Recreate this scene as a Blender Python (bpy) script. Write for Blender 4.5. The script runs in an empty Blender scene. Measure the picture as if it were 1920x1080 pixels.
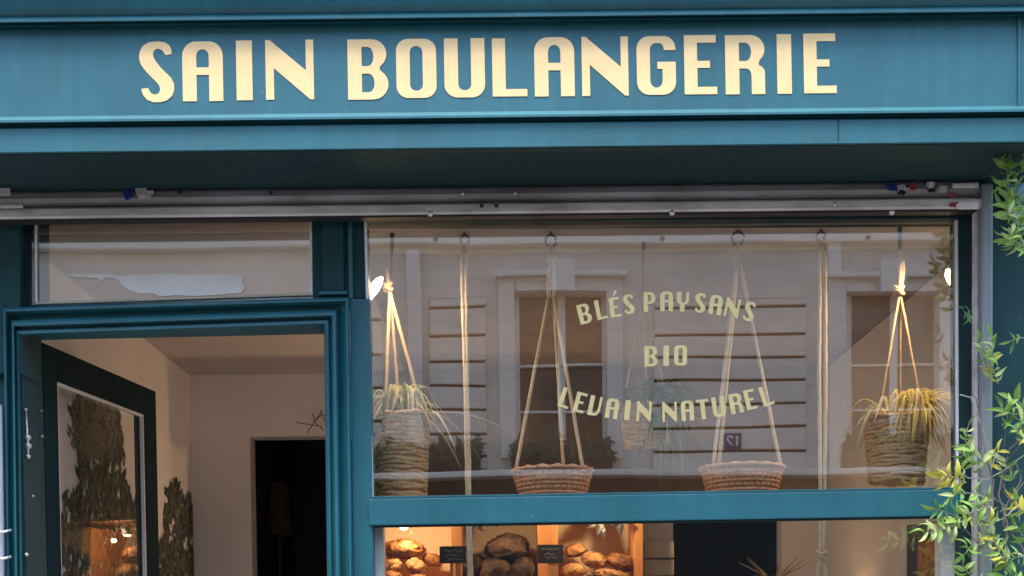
import bpy, bmesh, math, random
from mathutils import Vector, Matrix
from mathutils.geometry import tessellate_polygon
from mathutils import noise as mnoise
random.seed(7)
R = math.radians
scene = bpy.context.scene
col = scene.collection

# ------------------------------------------------------------------ camera
F = 2356.0                       # focal length in pixels of the 1920 wide photograph
ROLL, PITCH = R(0.62), R(2.0)
HOR = 1190.0                     # eye level (row of the photograph)
PPY = HOR + F * math.tan(PITCH)
CAM = Vector((0.0, -3.8, 1.55))
_view = Vector((0, math.cos(PITCH), -math.sin(PITCH)))
_up0 = Vector((0, math.sin(PITCH), math.cos(PITCH)))
_rt0 = Vector((1, 0, 0))
_right = _rt0 * math.cos(ROLL) - _up0 * math.sin(ROLL)
_up = _rt0 * math.sin(ROLL) + _up0 * math.cos(ROLL)
cd = bpy.data.cameras.new('camera')
cd.sensor_width = 36.0
cd.sensor_fit = 'HORIZONTAL'
cd.lens = F / 1920 * 36.0
cd.shift_y = (PPY - 540) / 1920
cd.clip_end = 400
cam = bpy.data.objects.new('camera', cd)
col.objects.link(cam)
m3 = Matrix((_right, _up, -_view)).transposed()
cam.matrix_world = Matrix.Translation(CAM) @ m3.to_4x4()
scene.camera = cam

# ------------------------------------------------------------------ sky, sun, exposure
SUN_EL, SUN_AZ = R(74), R(193)   # veiled sun, high over the street: soft light from above
w = bpy.data.worlds.new('World')
scene.world = w
w.use_nodes = True
nt = w.node_tree
bg = nt.nodes['Background']
sky = nt.nodes.new('ShaderNodeTexSky')
sky.sky_type = 'NISHITA'
sky.sun_disc = False
sky.sun_elevation = SUN_EL
sky.sun_rotation = SUN_AZ
sky.air_density = 1.0
sky.dust_density = 2.0
nt.links.new(sky.outputs[0], bg.inputs[0])
bg.inputs[1].default_value = 0.15
sd = bpy.data.lights.new('sun', 'SUN')
sd.energy = 1.5
sd.angle = R(32)
sd.color = (1.0, 0.94, 0.87)
sun = bpy.data.objects.new('sun', sd)
col.objects.link(sun)
sdir = Vector((math.sin(SUN_AZ) * math.cos(SUN_EL), math.cos(SUN_AZ) * math.cos(SUN_EL), math.sin(SUN_EL)))
sun.rotation_euler = sdir.to_track_quat('Z', 'Y').to_euler()
sun.location = sdir * 30
scene.view_settings.view_transform = 'Standard'
scene.view_settings.look = 'None'
scene.view_settings.gamma = 1
scene.view_settings.exposure = 2.25
scene.cycles.use_denoising = True
scene.cycles.max_bounces = 10
scene.cycles.transparent_max_bounces = 16
scene.cycles.sample_clamp_indirect = 6.0
scene.cycles.caustics_reflective = False
scene.cycles.caustics_refractive = False

# ------------------------------------------------------------------ measuring helpers
def _dir(px, py):
    return _view + _right * ((px - 960) / F) + _up * ((PPY - py) / F)
def W(px, py, Y):
    """point at depth Y that stands at that place of the photograph"""
    d = _dir(px, py)
    return CAM + d * ((Y - CAM.y) / d.y)
def WX(px, py, X):
    d = _dir(px, py)
    return CAM + d * ((X - CAM.x) / d.x)
GLASS_Y = 0.030
OPP_Y = -10.0
def REF(px, py, Y=OPP_Y):
    """point of the house across the street whose mirror image stands at px, py in the shop window"""
    p = W(px, py, 2 * GLASS_Y - Y)
    return Vector((p.x, Y, p.z))

# ------------------------------------------------------------------ mesh helpers
class MB:
    def __init__(s):
        s.v = []; s.f = []
    def add(s, vs, fs):
        o = len(s.v)
        s.v += [tuple(x) for x in vs]
        s.f += [tuple(i + o for i in f) for f in fs]
        return s
    def box(s, a, b):
        x0, y0, z0 = a; x1, y1, z1 = b
        return s.add([(x0,y0,z0),(x1,y0,z0),(x1,y1,z0),(x0,y1,z0),(x0,y0,z1),(x1,y0,z1),(x1,y1,z1),(x0,y1,z1)],
                     [(0,3,2,1),(4,5,6,7),(0,1,5,4),(1,2,6,5),(2,3,7,6),(3,0,4,7)])
    def tube(s, pts, rad, n=8, twist=0.0, lobes=0, lobe=0.25, caps=True):
        pts = [Vector(p) for p in pts]
        if not hasattr(rad, '__len__'): rad = [rad] * len(pts)
        vs = []; fs = []
        prev = None; acc = 0.0
        for i, p in enumerate(pts):
            t = (pts[min(i+1, len(pts)-1)] - pts[max(i-1, 0)])
            if t.length < 1e-9: t = Vector((0,0,1))
            t.normalize()
            if prev is None:
                ref = Vector((0,1,0)) if abs(t.y) < .9 else Vector((1,0,0))
                u = t.cross(ref).normalized()
            else:
                u = (prev - t * prev.dot(t)).normalized()
            prev = u
            v = t.cross(u)
            if i: acc += (pts[i] - pts[i-1]).length * twist
            for k in range(n):
                a = 2 * math.pi * k / n
                r = rad[i] * (1 + (lobe * math.cos(lobes * (a + acc)) if lobes else 0))
                vs.append(p + u * math.cos(a) * r + v * math.sin(a) * r)
        for i in range(len(pts) - 1):
            for k in range(n):
                k2 = (k + 1) % n
                fs.append((i*n+k, i*n+k2, (i+1)*n+k2, (i+1)*n+k))
        if caps:
            fs.append(tuple(reversed(range(n))))
            fs.append(tuple(range((len(pts)-1)*n, len(pts)*n)))
        return s.add(vs, fs)
    def lathe(s, prof, c, n=32, wob=None):
        c = Vector(c); vs = []; fs = []
        for j, (r, z) in enumerate(prof):
            for k in range(n):
                a = 2 * math.pi * k / n
                rr = r + (wob(j, a) if wob else 0)
                vs.append(c + Vector((math.cos(a) * rr, math.sin(a) * rr, z)))
        for j in range(len(prof) - 1):
            for k in range(n):
                k2 = (k + 1) % n
                fs.append((j*n+k, j*n+k2, (j+1)*n+k2, (j+1)*n+k))
        return s.add(vs, fs)
    def build(s, name, mat, parent=None, smooth=False, bevel=0.0):
        me = bpy.data.meshes.new(name)
        me.from_pydata(s.v, [], s.f)
        bm = bmesh.new(); bm.from_mesh(me)
        bmesh.ops.recalc_face_normals(bm, faces=bm.faces)
        if bevel:
            bmesh.ops.bevel(bm, geom=[e for e in bm.edges], offset=bevel, segments=2, profile=.6, affect='EDGES', clamp_overlap=True)
        bm.to_mesh(me); bm.free()
        if smooth:
            for p in me.polygons: p.use_smooth = True
        for m in (mat if isinstance(mat, (list, tuple)) else [mat]): me.materials.append(m)
        o = bpy.data.objects.new(name, me)
        col.objects.link(o)
        if parent: adopt(o, parent)
        return o

def adopt(o, parent):
    o.parent = parent
    if parent.type == 'EMPTY':
        o.matrix_parent_inverse = Matrix.Translation(-Vector(parent.location))
def thing(name, loc, label, cat, group=None):
    e = bpy.data.objects.new(name, None)
    e.empty_display_size = .05
    e.location = loc
    col.objects.link(e)
    return tag(e, label, cat, group)
def tag(o, label=None, cat=None, group=None, kind=None):
    if label: o['label'] = label
    if cat: o['category'] = cat
    if group: o['group'] = group
    if kind: o['kind'] = kind
    return o
def abox(name, x0, y0, x1, y1, Yf, Yb, mat, parent=None, bevel=.003):
    """upright box whose front face (depth Yf) fills that rectangle of the photograph"""
    cx, cy = (x0 + x1) / 2, (y0 + y1) / 2
    X0, X1 = W(x0, cy, Yf).x, W(x1, cy, Yf).x
    Z0, Z1 = W(cx, y1, Yf).z, W(cx, y0, Yf).z
    return MB().box((X0, Yf, Z0), (X1, Yb, Z1)).build(name, mat, parent, bevel=bevel)
def pquad(name, pts, Yf, Yb, mat, parent=None, bevel=.003):
    """four measured corners (tl, tr, br, bl), extruded from Yf to Yb: old joinery that is not quite square"""
    f = [W(x, y, Yf) for x, y in pts]
    b = [Vector((p.x, Yb, p.z)) for p in f]
    return MB().add(f + b, [(0,1,2,3),(7,6,5,4),(0,4,5,1),(1,5,6,2),(2,6,7,3),(3,7,4,0)]).build(name, mat, parent, bevel=bevel)
def sweep_x(name, prof, x0, x1, mat, parent=None, smooth=False):
    """profile of (Y, Z) points drawn along X"""
    n = len(prof)
    vs = [(x0, y, z) for y, z in prof] + [(x1, y, z) for y, z in prof]
    fs = [(i, (i+1) % n, n + (i+1) % n, n + i) for i in range(n)]
    fs += [tuple(range(n)), tuple(reversed(range(n, 2*n)))]
    return MB().add(vs, fs).build(name, mat, parent, smooth)

# ------------------------------------------------------------------ materials
def srgb(r, g, b):
    return tuple(((c/255)/12.92 if c/255 <= .04045 else ((c/255+.055)/1.055)**2.4) for c in (r, g, b))
def mat(name, c, rough=.5, var=.15, scale=6.0, bump=.0, bscale=60, metal=0.0, stretch=(1,1,1), spec=.5, trans=0.0, c2=None, coat=0.0):
    m = bpy.data.materials.new(name); m.use_nodes = True
    t = m.node_tree; b = t.nodes['Principled BSDF']; L = t.links.new
    co = t.nodes.new('ShaderNodeTexCoord')
    mp = t.nodes.new('ShaderNodeMapping'); mp.inputs['Scale'].default_value = stretch
    L(co.outputs['Object'], mp.inputs[0])
    nz = t.nodes.new('ShaderNodeTexNoise'); nz.inputs['Scale'].default_value = scale; nz.inputs['Detail'].default_value = 6; nz.inputs['Roughness'].default_value = .62
    L(mp.outputs[0], nz.inputs['Vector'])
    rp = t.nodes.new('ShaderNodeValToRGB')
    rp.color_ramp.elements[0].position = .3; rp.color_ramp.elements[1].position = .7
    lo = c2 if c2 else tuple(x * (1 - var) for x in c)
    hi = tuple(min(1, x * (1 + (var if not c2 else 0))) for x in c)
    rp.color_ramp.elements[0].color = (*lo, 1); rp.color_ramp.elements[1].color = (*hi, 1)
    L(nz.outputs['Fac'], rp.inputs[0]); L(rp.outputs[0], b.inputs['Base Color'])
    b.inputs['Metallic'].default_value = metal
    b.inputs['Specular IOR Level'].default_value = spec
    if coat: b.inputs['Coat Weight'].default_value = coat
    mr = t.nodes.new('ShaderNodeMapRange'); mr.inputs[3].default_value = max(.02, rough - .1); mr.inputs[4].default_value = min(1, rough + .12)
    L(nz.outputs['Fac'], mr.inputs[0]); L(mr.outputs[0], b.inputs['Roughness'])
    if trans: 
        b.inputs['Transmission Weight'].default_value = 0
        tr = t.nodes.new('ShaderNodeBsdfTranslucent'); L(rp.outputs[0], tr.inputs[0])
        mx = t.nodes.new('ShaderNodeMixShader'); mx.inputs[0].default_value = trans
        L(b.outputs[0], mx.inputs[1]); L(tr.outputs[0], mx.inputs[2]); L(mx.outputs[0], t.nodes['Material Output'].inputs[0])
    if bump:
        n2 = t.nodes.new('ShaderNodeTexNoise'); n2.inputs['Scale'].default_value = bscale; n2.inputs['Detail'].default_value = 5
        L(mp.outputs[0], n2.inputs['Vector'])
        bp = t.nodes.new('ShaderNodeBump'); bp.inputs['Strength'].default_value = bump; bp.inputs['Distance'].default_value = .01
        L(n2.outputs['Fac'], bp.inputs['Height']); L(bp.outputs[0], b.inputs['Normal'])
    return m
def emit(name, c, s):
    m = bpy.data.materials.new(name); m.use_nodes = True
    t = m.node_tree; b = t.nodes['Principled BSDF']
    b.inputs['Base Color'].default_value = (*c, 1); b.inputs['Emission Color'].default_value = (*c, 1); b.inputs['Emission Strength'].default_value = s
    return m
def glass(name, base, tint=(.97,.98,.97)):
    m = bpy.data.materials.new(name); m.use_nodes = True
    t = m.node_tree; L = t.links.new
    t.nodes.remove(t.nodes['Principled BSDF'])
    tr = t.nodes.new('ShaderNodeBsdfTransparent'); tr.inputs[0].default_value = (*tint, 1)
    gl = t.nodes.new('ShaderNodeBsdfGlossy'); gl.inputs['Roughness'].default_value = 0.0; gl.inputs[0].default_value = (1,1,1,1)
    lw = t.nodes.new('ShaderNodeLayerWeight'); lw.inputs[0].default_value = .5
    fr = t.nodes.new('ShaderNodeMath'); fr.operation = 'POWER'; fr.inputs[1].default_value = 5.0; L(lw.outputs['Facing'], fr.inputs[0])
    ad = t.nodes.new('ShaderNodeMath'); ad.operation = 'ADD'; ad.use_clamp = True; ad.inputs[1].default_value = base
    # faint wave of the pane, so that straight lines mirrored in it are not ruler-straight
    co = t.nodes.new('ShaderNodeTexCoord'); nz = t.nodes.new('ShaderNodeTexNoise'); nz.inputs['Scale'].default_value = 1.6; nz.inputs['Detail'].default_value = 1
    bp = t.nodes.new('ShaderNodeBump'); bp.inputs['Strength'].default_value = .2; bp.inputs['Distance'].default_value = .004
    L(co.outputs['Object'], nz.inputs['Vector']); L(nz.outputs['Fac'], bp.inputs['Height']); L(bp.outputs[0], gl.inputs['Normal'])
    mx = t.nodes.new('ShaderNodeMixShader')
    L(fr.outputs[0], ad.inputs[0]); L(ad.outputs[0], mx.inputs[0]); L(tr.outputs[0], mx.inputs[1]); L(gl.outputs[0], mx.inputs[2])
    L(mx.outputs[0], t.nodes['Material Output'].inputs[0])
    return m

def paint(name, c, along, rough=.4, spec=.45):
    """brushed oil paint on boards: brush marks along the board, rain streaks, grime, small chips"""
    m = bpy.data.materials.new(name); m.use_nodes = True
    t = m.node_tree; b = t.nodes['Principled BSDF']; L = t.links.new
    co = t.nodes.new('ShaderNodeTexCoord')
    def noise(scale, stretch, detail=5, rg=.6):
        mp = t.nodes.new('ShaderNodeMapping'); mp.inputs['Scale'].default_value = stretch; L(co.outputs['Object'], mp.inputs[0])
        n = t.nodes.new('ShaderNodeTexNoise'); n.inputs['Scale'].default_value = scale; n.inputs['Detail'].default_value = detail; n.inputs['Roughness'].default_value = rg
        L(mp.outputs[0], n.inputs['Vector']); return n.outputs['Fac']
    def ramp(fac, p0, c0, p1, c1):
        r = t.nodes.new('ShaderNodeValToRGB'); e = r.color_ramp.elements
        e[0].position = p0; e[0].color = (*c0, 1); e[1].position = p1; e[1].color = (*c1, 1); L(fac, r.inputs[0]); return r.outputs[0]
    def mix(fac, a, b_, mode='MIX'):
        x = t.nodes.new('ShaderNodeMix'); x.data_type = 'RGBA'; x.blend_type = mode
        if isinstance(fac, float): x.inputs[0].default_value = fac
        else: L(fac, x.inputs[0])
        for i, v in ((6, a), (7, b_)):
            if isinstance(v, tuple): x.inputs[i].default_value = (*v, 1)
            else: L(v, x.inputs[i])
        return x.outputs[2]
    big = ramp(noise(2.2, (1,1,1)), .3, tuple(x*.84 for x in c), .72, tuple(x*1.14 for x in c))
    streak = ramp(noise(26, (1,1,.07), 4), .42, (.80,.82,.82), .58, (1,1,1))
    col1 = mix(.55, big, streak, 'MULTIPLY')
    grime = ramp(noise(7, (1,1,.5), 8, .72), .56, (0,0,0), .74, (.55,.55,.55))
    col2 = mix(grime, col1, tuple(x*.55+.012 for x in c))
    chip = ramp(noise(95, (1,1,1), 3, .5), .735, (0,0,0), .76, (1,1,1))
    col3 = mix(chip, col2, (c[0]*2.2+.05, c[1]*1.5+.05, c[2]*1.3+.05))
    L(col3, b.inputs['Base Color'])
    b.inputs['Specular IOR Level'].default_value = spec
    st = (.05,1,1) if along == 'x' else (1,1,.05)
    br = noise(170, st, 4)
    bp = t.nodes.new('ShaderNodeBump'); bp.inputs['Strength'].default_value = .07; bp.inputs['Distance'].default_value = .004
    L(br, bp.inputs['Height']); L(bp.outputs[0], b.inputs['Normal'])
    mr = t.nodes.new('ShaderNodeMapRange'); mr.inputs[3].default_value = rough-.08; mr.inputs[4].default_value = rough+.2
    L(noise(5, (1,1,.4)), mr.inputs[0]); L(mr.outputs[0], b.inputs['Roughness'])
    return m
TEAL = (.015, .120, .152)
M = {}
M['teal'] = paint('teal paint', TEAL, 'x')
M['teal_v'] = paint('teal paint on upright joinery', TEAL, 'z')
M['teal_half_shade'] = paint('teal paint with half shade', (.014,.058,.064), 'z', .55, .2)  # the shopfront teal darkened: shade of posts, pilaster and reveal put into the colour
M['teal_door_shade'] = paint('teal paint with door shade', (.008,.028,.032), 'z', .75, .12)  # teal darkened further: shade on the inward facing door leaf is in the colour
M['teal_deep_shade'] = paint('teal paint with deep shade', (.012,.036,.041), 'x', .6, .25)  # teal with the shadow under the sign and on the right stile painted in
M['gold'] = mat('cream gilt letters', (.86,.60,.28), .5, .06, 20, 0, spec=.4)
M['gold_glass'] = mat('gold leaf on glass', (1.0,.79,.38), .33, .06, 50, 0, metal=.55)
M['glass'] = glass('shop window glass', .126)
M['glass2'] = glass('small pane glass', .015)
M['galv'] = mat('weathered grey steel', (.86,.81,.81), .5, .30, 12, .2, 60, metal=.1, stretch=(.3,1,1), c2=(.42,.37,.35))
M['galv_d'] = mat('dull dark grey steel', (.72,.66,.67), .55, .35, 12, .15, 60, metal=.1, stretch=(.3,1,1), c2=(.34,.30,.29))
M['rail'] = mat('grey painted rail', (.19,.22,.23), .45, .2, 6, .05, 60, stretch=(1,1,.2))
M['black'] = mat('black rubber', (.012,.012,.014), .6, .2)
M['bolt'] = mat('bright bolt', (.6,.6,.6), .35, .2, metal=.7)
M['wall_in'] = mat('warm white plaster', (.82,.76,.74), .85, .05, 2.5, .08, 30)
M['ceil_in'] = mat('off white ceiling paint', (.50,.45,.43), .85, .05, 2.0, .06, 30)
M['white'] = mat('white gloss paint', (.78,.77,.78), .45, .05, 6, .05, 30)
M['cream'] = mat('cream board', (.80,.66,.46), .7, .05, 5)
M['floor'] = mat('shop floor tile', (.46,.40,.35), .4, .2, 4)
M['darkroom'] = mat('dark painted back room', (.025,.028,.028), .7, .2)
M['rope'] = mat('jute rope', (.70,.44,.22), .85, .2, 90, .5, 400)
M['rope_pale'] = mat('pale cotton rope', (.92,.66,.42), .85, .14, 90, .4, 400)
M['strap'] = mat('brown iron hook', (.10,.055,.035), .55, .3)
M['wicker'] = mat('woven seagrass', (.90,.48,.23), .85, .3, 60, .6, 160, stretch=(1,1,3))
M['willow'] = mat('orange brown willow', (.80,.37,.18), .75, .3, 45, .4, 160)
M['leafgold'] = mat('golden spider plant leaf', (.74,.56,.12), .55, .3, 14, trans=.4)
M['leafpale'] = mat('pale striped leaf', (.80,.72,.42), .55, .25, 14, trans=.4)
M['leafgreen'] = mat('mid green leaf', (.10,.19,.06), .5, .35, 14, trans=.3)
M['fern'] = mat('deep green fern', (.045,.10,.04), .55, .35, 14, trans=.2)
M['vine_g'] = mat('fresh green vine leaf', (.24,.42,.08), .6, .3, 20, trans=.3)
M['vine_d'] = mat('dark green vine leaf', (.10,.24,.06), .6, .3, 20, trans=.25)
M['vine_y'] = mat('yellow vine leaf', (.54,.52,.07), .6, .25, 20, trans=.35)
M['vine_p'] = mat('pale cream vine leaf', (.46,.56,.22), .6, .25, 20, trans=.35)
M['twig'] = mat('grey brown twig', (.17,.13,.11), .8, .3, 30)
M['twig_p'] = mat('pale grey green shoot', (.30,.33,.27), .7, .25, 30)
M['stucco'] = mat('pale stucco', (.71,.63,.53), .9, .14, 1.2, .15, 14)
M['groove'] = mat('dark joint', (.05,.045,.042), .9, .2)
M['stone'] = mat('pale stone', (.74,.68,.60), .85, .08, 2, .15, 14)
M['sooty'] = mat('sooty dark shopfront', (.014,.013,.012), .7, .4, 3)
M['pane_d'] = mat('dim window glass', (.022,.018,.016), .25, .5, 1.6)
M['iron'] = mat('black iron', (.015,.015,.015), .5, .2)
M['plaque'] = mat('blue enamel', (.012,.025,.12), .3, .1)
M['asphalt'] = mat('asphalt', (.05,.05,.052), .9, .2, 30, .4, 120)
M['paving'] = mat('grey paving', (.22,.215,.21), .85, .15, 5, .3, 60)
M['kerbm'] = mat('granite kerb', (.33,.32,.31), .8, .2, 20, .2, 80)
M['mural1'] = mat('mural dark olive print', (.085,.095,.070), .85, .5, 24)
M['mural2'] = mat('mural grey olive print', (.16,.165,.13), .85, .4, 24)
M['mural3'] = mat('mural black green print', (.045,.052,.040), .85, .4, 24)
M['mural_o'] = mat('mural orange print', (.75,.20,.04), .85, .2, 10)
M['wood'] = mat('orange pine', (.60,.27,.09), .5, .25, 10, .15, 40, stretch=(1,1,.12))
M['wood_d'] = mat('brown oak', (.20,.09,.04), .5, .3, 10, .15, 40, stretch=(1,1,.12))
M['plank'] = mat('weathered beige plank', (.50,.42,.30), .7, .25, 14, .2, 60, stretch=(.12,1,1))
M['crust'] = mat('golden crust', (.46,.19,.05), .6, .4, 30, .7, 90, c2=(.055,.018,.006))
M['crust_d'] = mat('dark baked crust', (.13,.065,.035), .7, .4, 20, .7, 90, c2=(.010,.007,.006))
M['crust_l'] = mat('floury crust', (.62,.36,.15), .75, .3, 34, .7, 90, c2=(.16,.05,.013))
M['slate'] = mat('black price board', (.014,.015,.017), .6, .2)
M['chalk'] = mat('chalk marks', (.35,.35,.35), .9, .2)
M['pale_patch'] = mat('pale sticker and pane glare', (.90,.82,.77), .9, .08, 9, .3, 30)  # shared by a shutter sticker and the imitated reflection on the transom pane
M['stick_b'] = mat('blue sticker', (.02,.035,.24), .5, .4, 60)
M['stick_w'] = mat('torn white sticker', (.62,.58,.60), .7, .5, 70)
M['stick_r'] = mat('red sticker', (.35,.05,.05), .6, .4, 60)
M['stick_k'] = mat('black sticker', (.02,.02,.022), .6, .4, 60)
M['paleblue'] = mat('pale blue enamel', (.10,.24,.34), .4, .15, 6)
M['lilac'] = mat('pale grey conduit plastic', (.50,.52,.60), .5, .1, 6)
M['shade'] = mat('linen lamp shade', (.05,.03,.022), .8, .2, 30)
M['dried'] = mat('dried grass', (.40,.24,.12), .8, .4, 14)
M['art'] = mat('orange painted print', (.62,.24,.07), .7, .6, 16, c2=(.13,.06,.03))
M['navy'] = mat('dark navy frame', (.018,.028,.042), .5, .2)
M['bulb'] = emit('lit bulb', (1.0, .76, .44), 4)
M['bulb_s'] = emit('lit spotlight', (1.0, .82, .55), 3)
M['roof'] = mat('zinc roof', (.25,.26,.28), .6, .15, 3)

# ------------------------------------------------------------------ ground and street
def slab(name, a, b, m, kind='structure', bevel=0.0):
    return tag(MB().box(a, b).build(name, m, bevel=bevel), kind=kind)
slab('ground', (-60,-60,-.30), (60,60,-.16), M['asphalt'])
slab('road', (-60,-8.0,-.156), (60,-1.6,-.12), M['asphalt'])
slab('pavement', (-60,-1.45,-.156), (60,-.02,-.0), M['paving'])
slab('kerb', (-60,-1.6,-.156), (60,-1.45,.004), M['kerbm'])
slab('far_pavement', (-60,-10.0,-.156), (60,-8.15,-.0), M['paving'])
slab('far_kerb', (-60,-8.15,-.156), (60,-8.0,.004), M['kerbm'])

# ------------------------------------------------------------------ the shop: upper wall, room
shop = thing('bakery_shopfront', (0, 0, 0), 'teal painted wooden bakery shopfront with cream lettered fascia and open door', 'shopfront')
ZC = W(960, 468, .48).z                                   # room ceiling
XL, XR, YR = -1.575, 1.56, 2.45                             # room: left wall, right wall, rear wall
ZTOP = W(960, -150, -.34).z
FX0, FX1 = -3.0, W(1990, 150, -.28).x
def part(o): return o
MB().box((-6, .25, ZTOP), (5, 5.2, 8.6)).box((-6, 0.0, ZTOP), (5, .25, 8.6)).build('upper_wall', M['stucco'], shop)
MB().box((-6.2, -.35, 8.6), (5.2, 5.4, 8.8)).build('roof', M['roof'], shop)
MB().box((-6, .02, 0), (W(-90, 600, .02).x, 5.2, ZTOP)).build('side_wall', M['stucco'], shop)
MB().box((W(2010, 600, .02).x, .02, 0), (5, 5.2, ZTOP)).build('side_wall', M['stucco'], shop)
slab('shop_floor', (XL-.1, .0, -.02), (XR+.1, 4.2, .012), M['floor'])
ZB = W(1200, 448, .30).z + .02                              # soffit of the window bay
# ceiling: low over the room, a little higher over the window bay
XM = W(640, 500, .1).x
cm = MB()
M['taupe'] = mat('dimming taupe', (.25,.20,.175), .7, .2, 8)  # dark tone chosen to keep the room behind the big pane dim
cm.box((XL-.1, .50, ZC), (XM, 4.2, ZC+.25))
tag(MB().box((XM+.002, .50, ZC), (XR+.1, 4.2, ZC+.25)).build('shop_ceiling', M['taupe']), kind='structure')  # window side of the ceiling coloured darker to imitate a dim interior
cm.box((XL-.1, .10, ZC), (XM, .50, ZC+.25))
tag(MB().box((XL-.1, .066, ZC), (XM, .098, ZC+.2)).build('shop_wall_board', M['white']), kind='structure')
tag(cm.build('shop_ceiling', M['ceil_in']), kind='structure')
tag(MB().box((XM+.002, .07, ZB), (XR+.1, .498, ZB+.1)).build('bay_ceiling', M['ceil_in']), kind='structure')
abox('bay_ceiling_bead', 640, 459, 1860, 465, .475, .497, M['white'], shop)
tag(MB().box((XL-.1, .202, .012), (XL, 4.2, ZC)).build('shop_wall_left', M['wall_in']), kind='structure')
tag(MB().box((XR, .10, .012), (XR+.1, 4.2, ZB)).build('shop_wall_right', M['wall_in']), kind='structure')
# rear wall with two dark doorways
def RX(px, py=900): return W(px, py, YR).x
def RZ(px, py): return W(px, py, YR).z
rw = MB()
d0, d1, dt = RX(470), RX(690), RZ(540, 818)
e0, e1, et = RX(1262, 1000), RX(1466, 1000), RZ(1360, 965)
rw.box((XL, YR, .012), (d0, YR+.12, ZC))
rw.box((d0, YR, dt), (d1, YR+.12, ZC))
rw.box((d1, YR, .012), (e0, YR+.12, ZC))
rw.box((e0, YR, et), (e1, YR+.12, ZC))
rw.box((e1, YR, .012), (XR, YR+.12, ZC))
tag(rw.build('shop_wall_rear', M['wall_in']), kind='structure')
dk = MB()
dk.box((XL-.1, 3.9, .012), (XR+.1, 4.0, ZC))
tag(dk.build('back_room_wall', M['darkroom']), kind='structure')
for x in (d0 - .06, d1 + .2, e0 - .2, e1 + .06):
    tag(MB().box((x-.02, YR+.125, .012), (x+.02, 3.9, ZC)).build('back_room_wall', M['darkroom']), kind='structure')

tag(MB().box((d1+.01, YR-.05, RZ(1000,955)), (XR-.003, YR-.002, ZC-.002)).build('shop_dimming_panel', M['taupe']), kind='structure')  # added dark panel, dims the rear wall so the mirrored house reads clearly
# ------------------------------------------------------------------ fascia and cornice
def Z(py, Y): return W(960, py, Y).z
YP = -.34
ZT_ = Z(-160,-.45)+.05
prof = [(0.0, ZT_)] + [(YP+o, Z(py, YP+o)) for o, py in ((-.075,-150),(-.075,-70),(-.068,-45),(-.058,-15),(-.045,8),(-.03,22),(-.036,26.5),(-.036,31),(-.018,31.5),(-.012,35.5),(-.017,36.5),(-.017,40),(0,40.5))] + [(0.0, Z(40.5,YP))]
sweep_x('cornice', prof, FX0, FX1 + .1, M['teal'], shop)
fas = MB().box((FX0, YP, Z(216, YP)), (FX1, 0, Z(40.5, YP) - .001)).build('fascia_panel', M['teal'], shop)
# thin bead that frames the panel on the right, joints between boards
bx = W(1910, 120, YP).x
for nm, a, b in (('bead', (bx-.004, YP-.006, Z(212,YP)), (bx+.004, YP-.0005, Z(43,YP))), ):
    MB().box(a, b).build(nm, M['teal'], fas, bevel=.002)
sweep_x('ledge', [(YP-.001, Z(209,YP)), (YP-.022, Z(213,YP-.022)), (YP-.030, Z(215,YP-.03)), (YP-.030, Z(219.5,YP-.03)), (YP-.006, Z(221,YP)), (YP-.006, Z(229,YP)), (0, Z(229,YP)), (0, Z(209,YP))], FX0, FX1, M['teal'], shop)
strip = sweep_x('lower_board', [(YP-.012, Z(229.5,YP-.012)), (YP-.016, Z(232,YP-.016)), (YP-.016, Z(275,YP-.016)), (YP-.010, Z(278,YP-.01)), (YP+.012, Z(278,YP+.012)), (YP+.012, Z(229.5,YP))], FX0, FX1, M['teal'], shop)
jx = W(1572, 250, YP-.016).x
MB().box((jx-.0012, YP-.0175, Z(274,YP)), (jx+.0012, YP-.0155, Z(233,YP))).build('board_joint', M['teal_deep_shade'], strip)
zs = Z(276, YP)
MB().box((FX0, YP+.013, zs), (FX1, .10, zs + .02)).build('soffit', M['teal_deep_shade'], shop)
MB().box((FX0, -.005, W(960, 405, -.005).z), (FX1, .02, zs - .001)).build('shutter_backboard', M['teal_deep_shade'], shop)
MB().box((FX0, .021, ZC), (FX1, .068, zs - .001)).build('lintel_board', M['teal_deep_shade'], shop) if False else None

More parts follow.
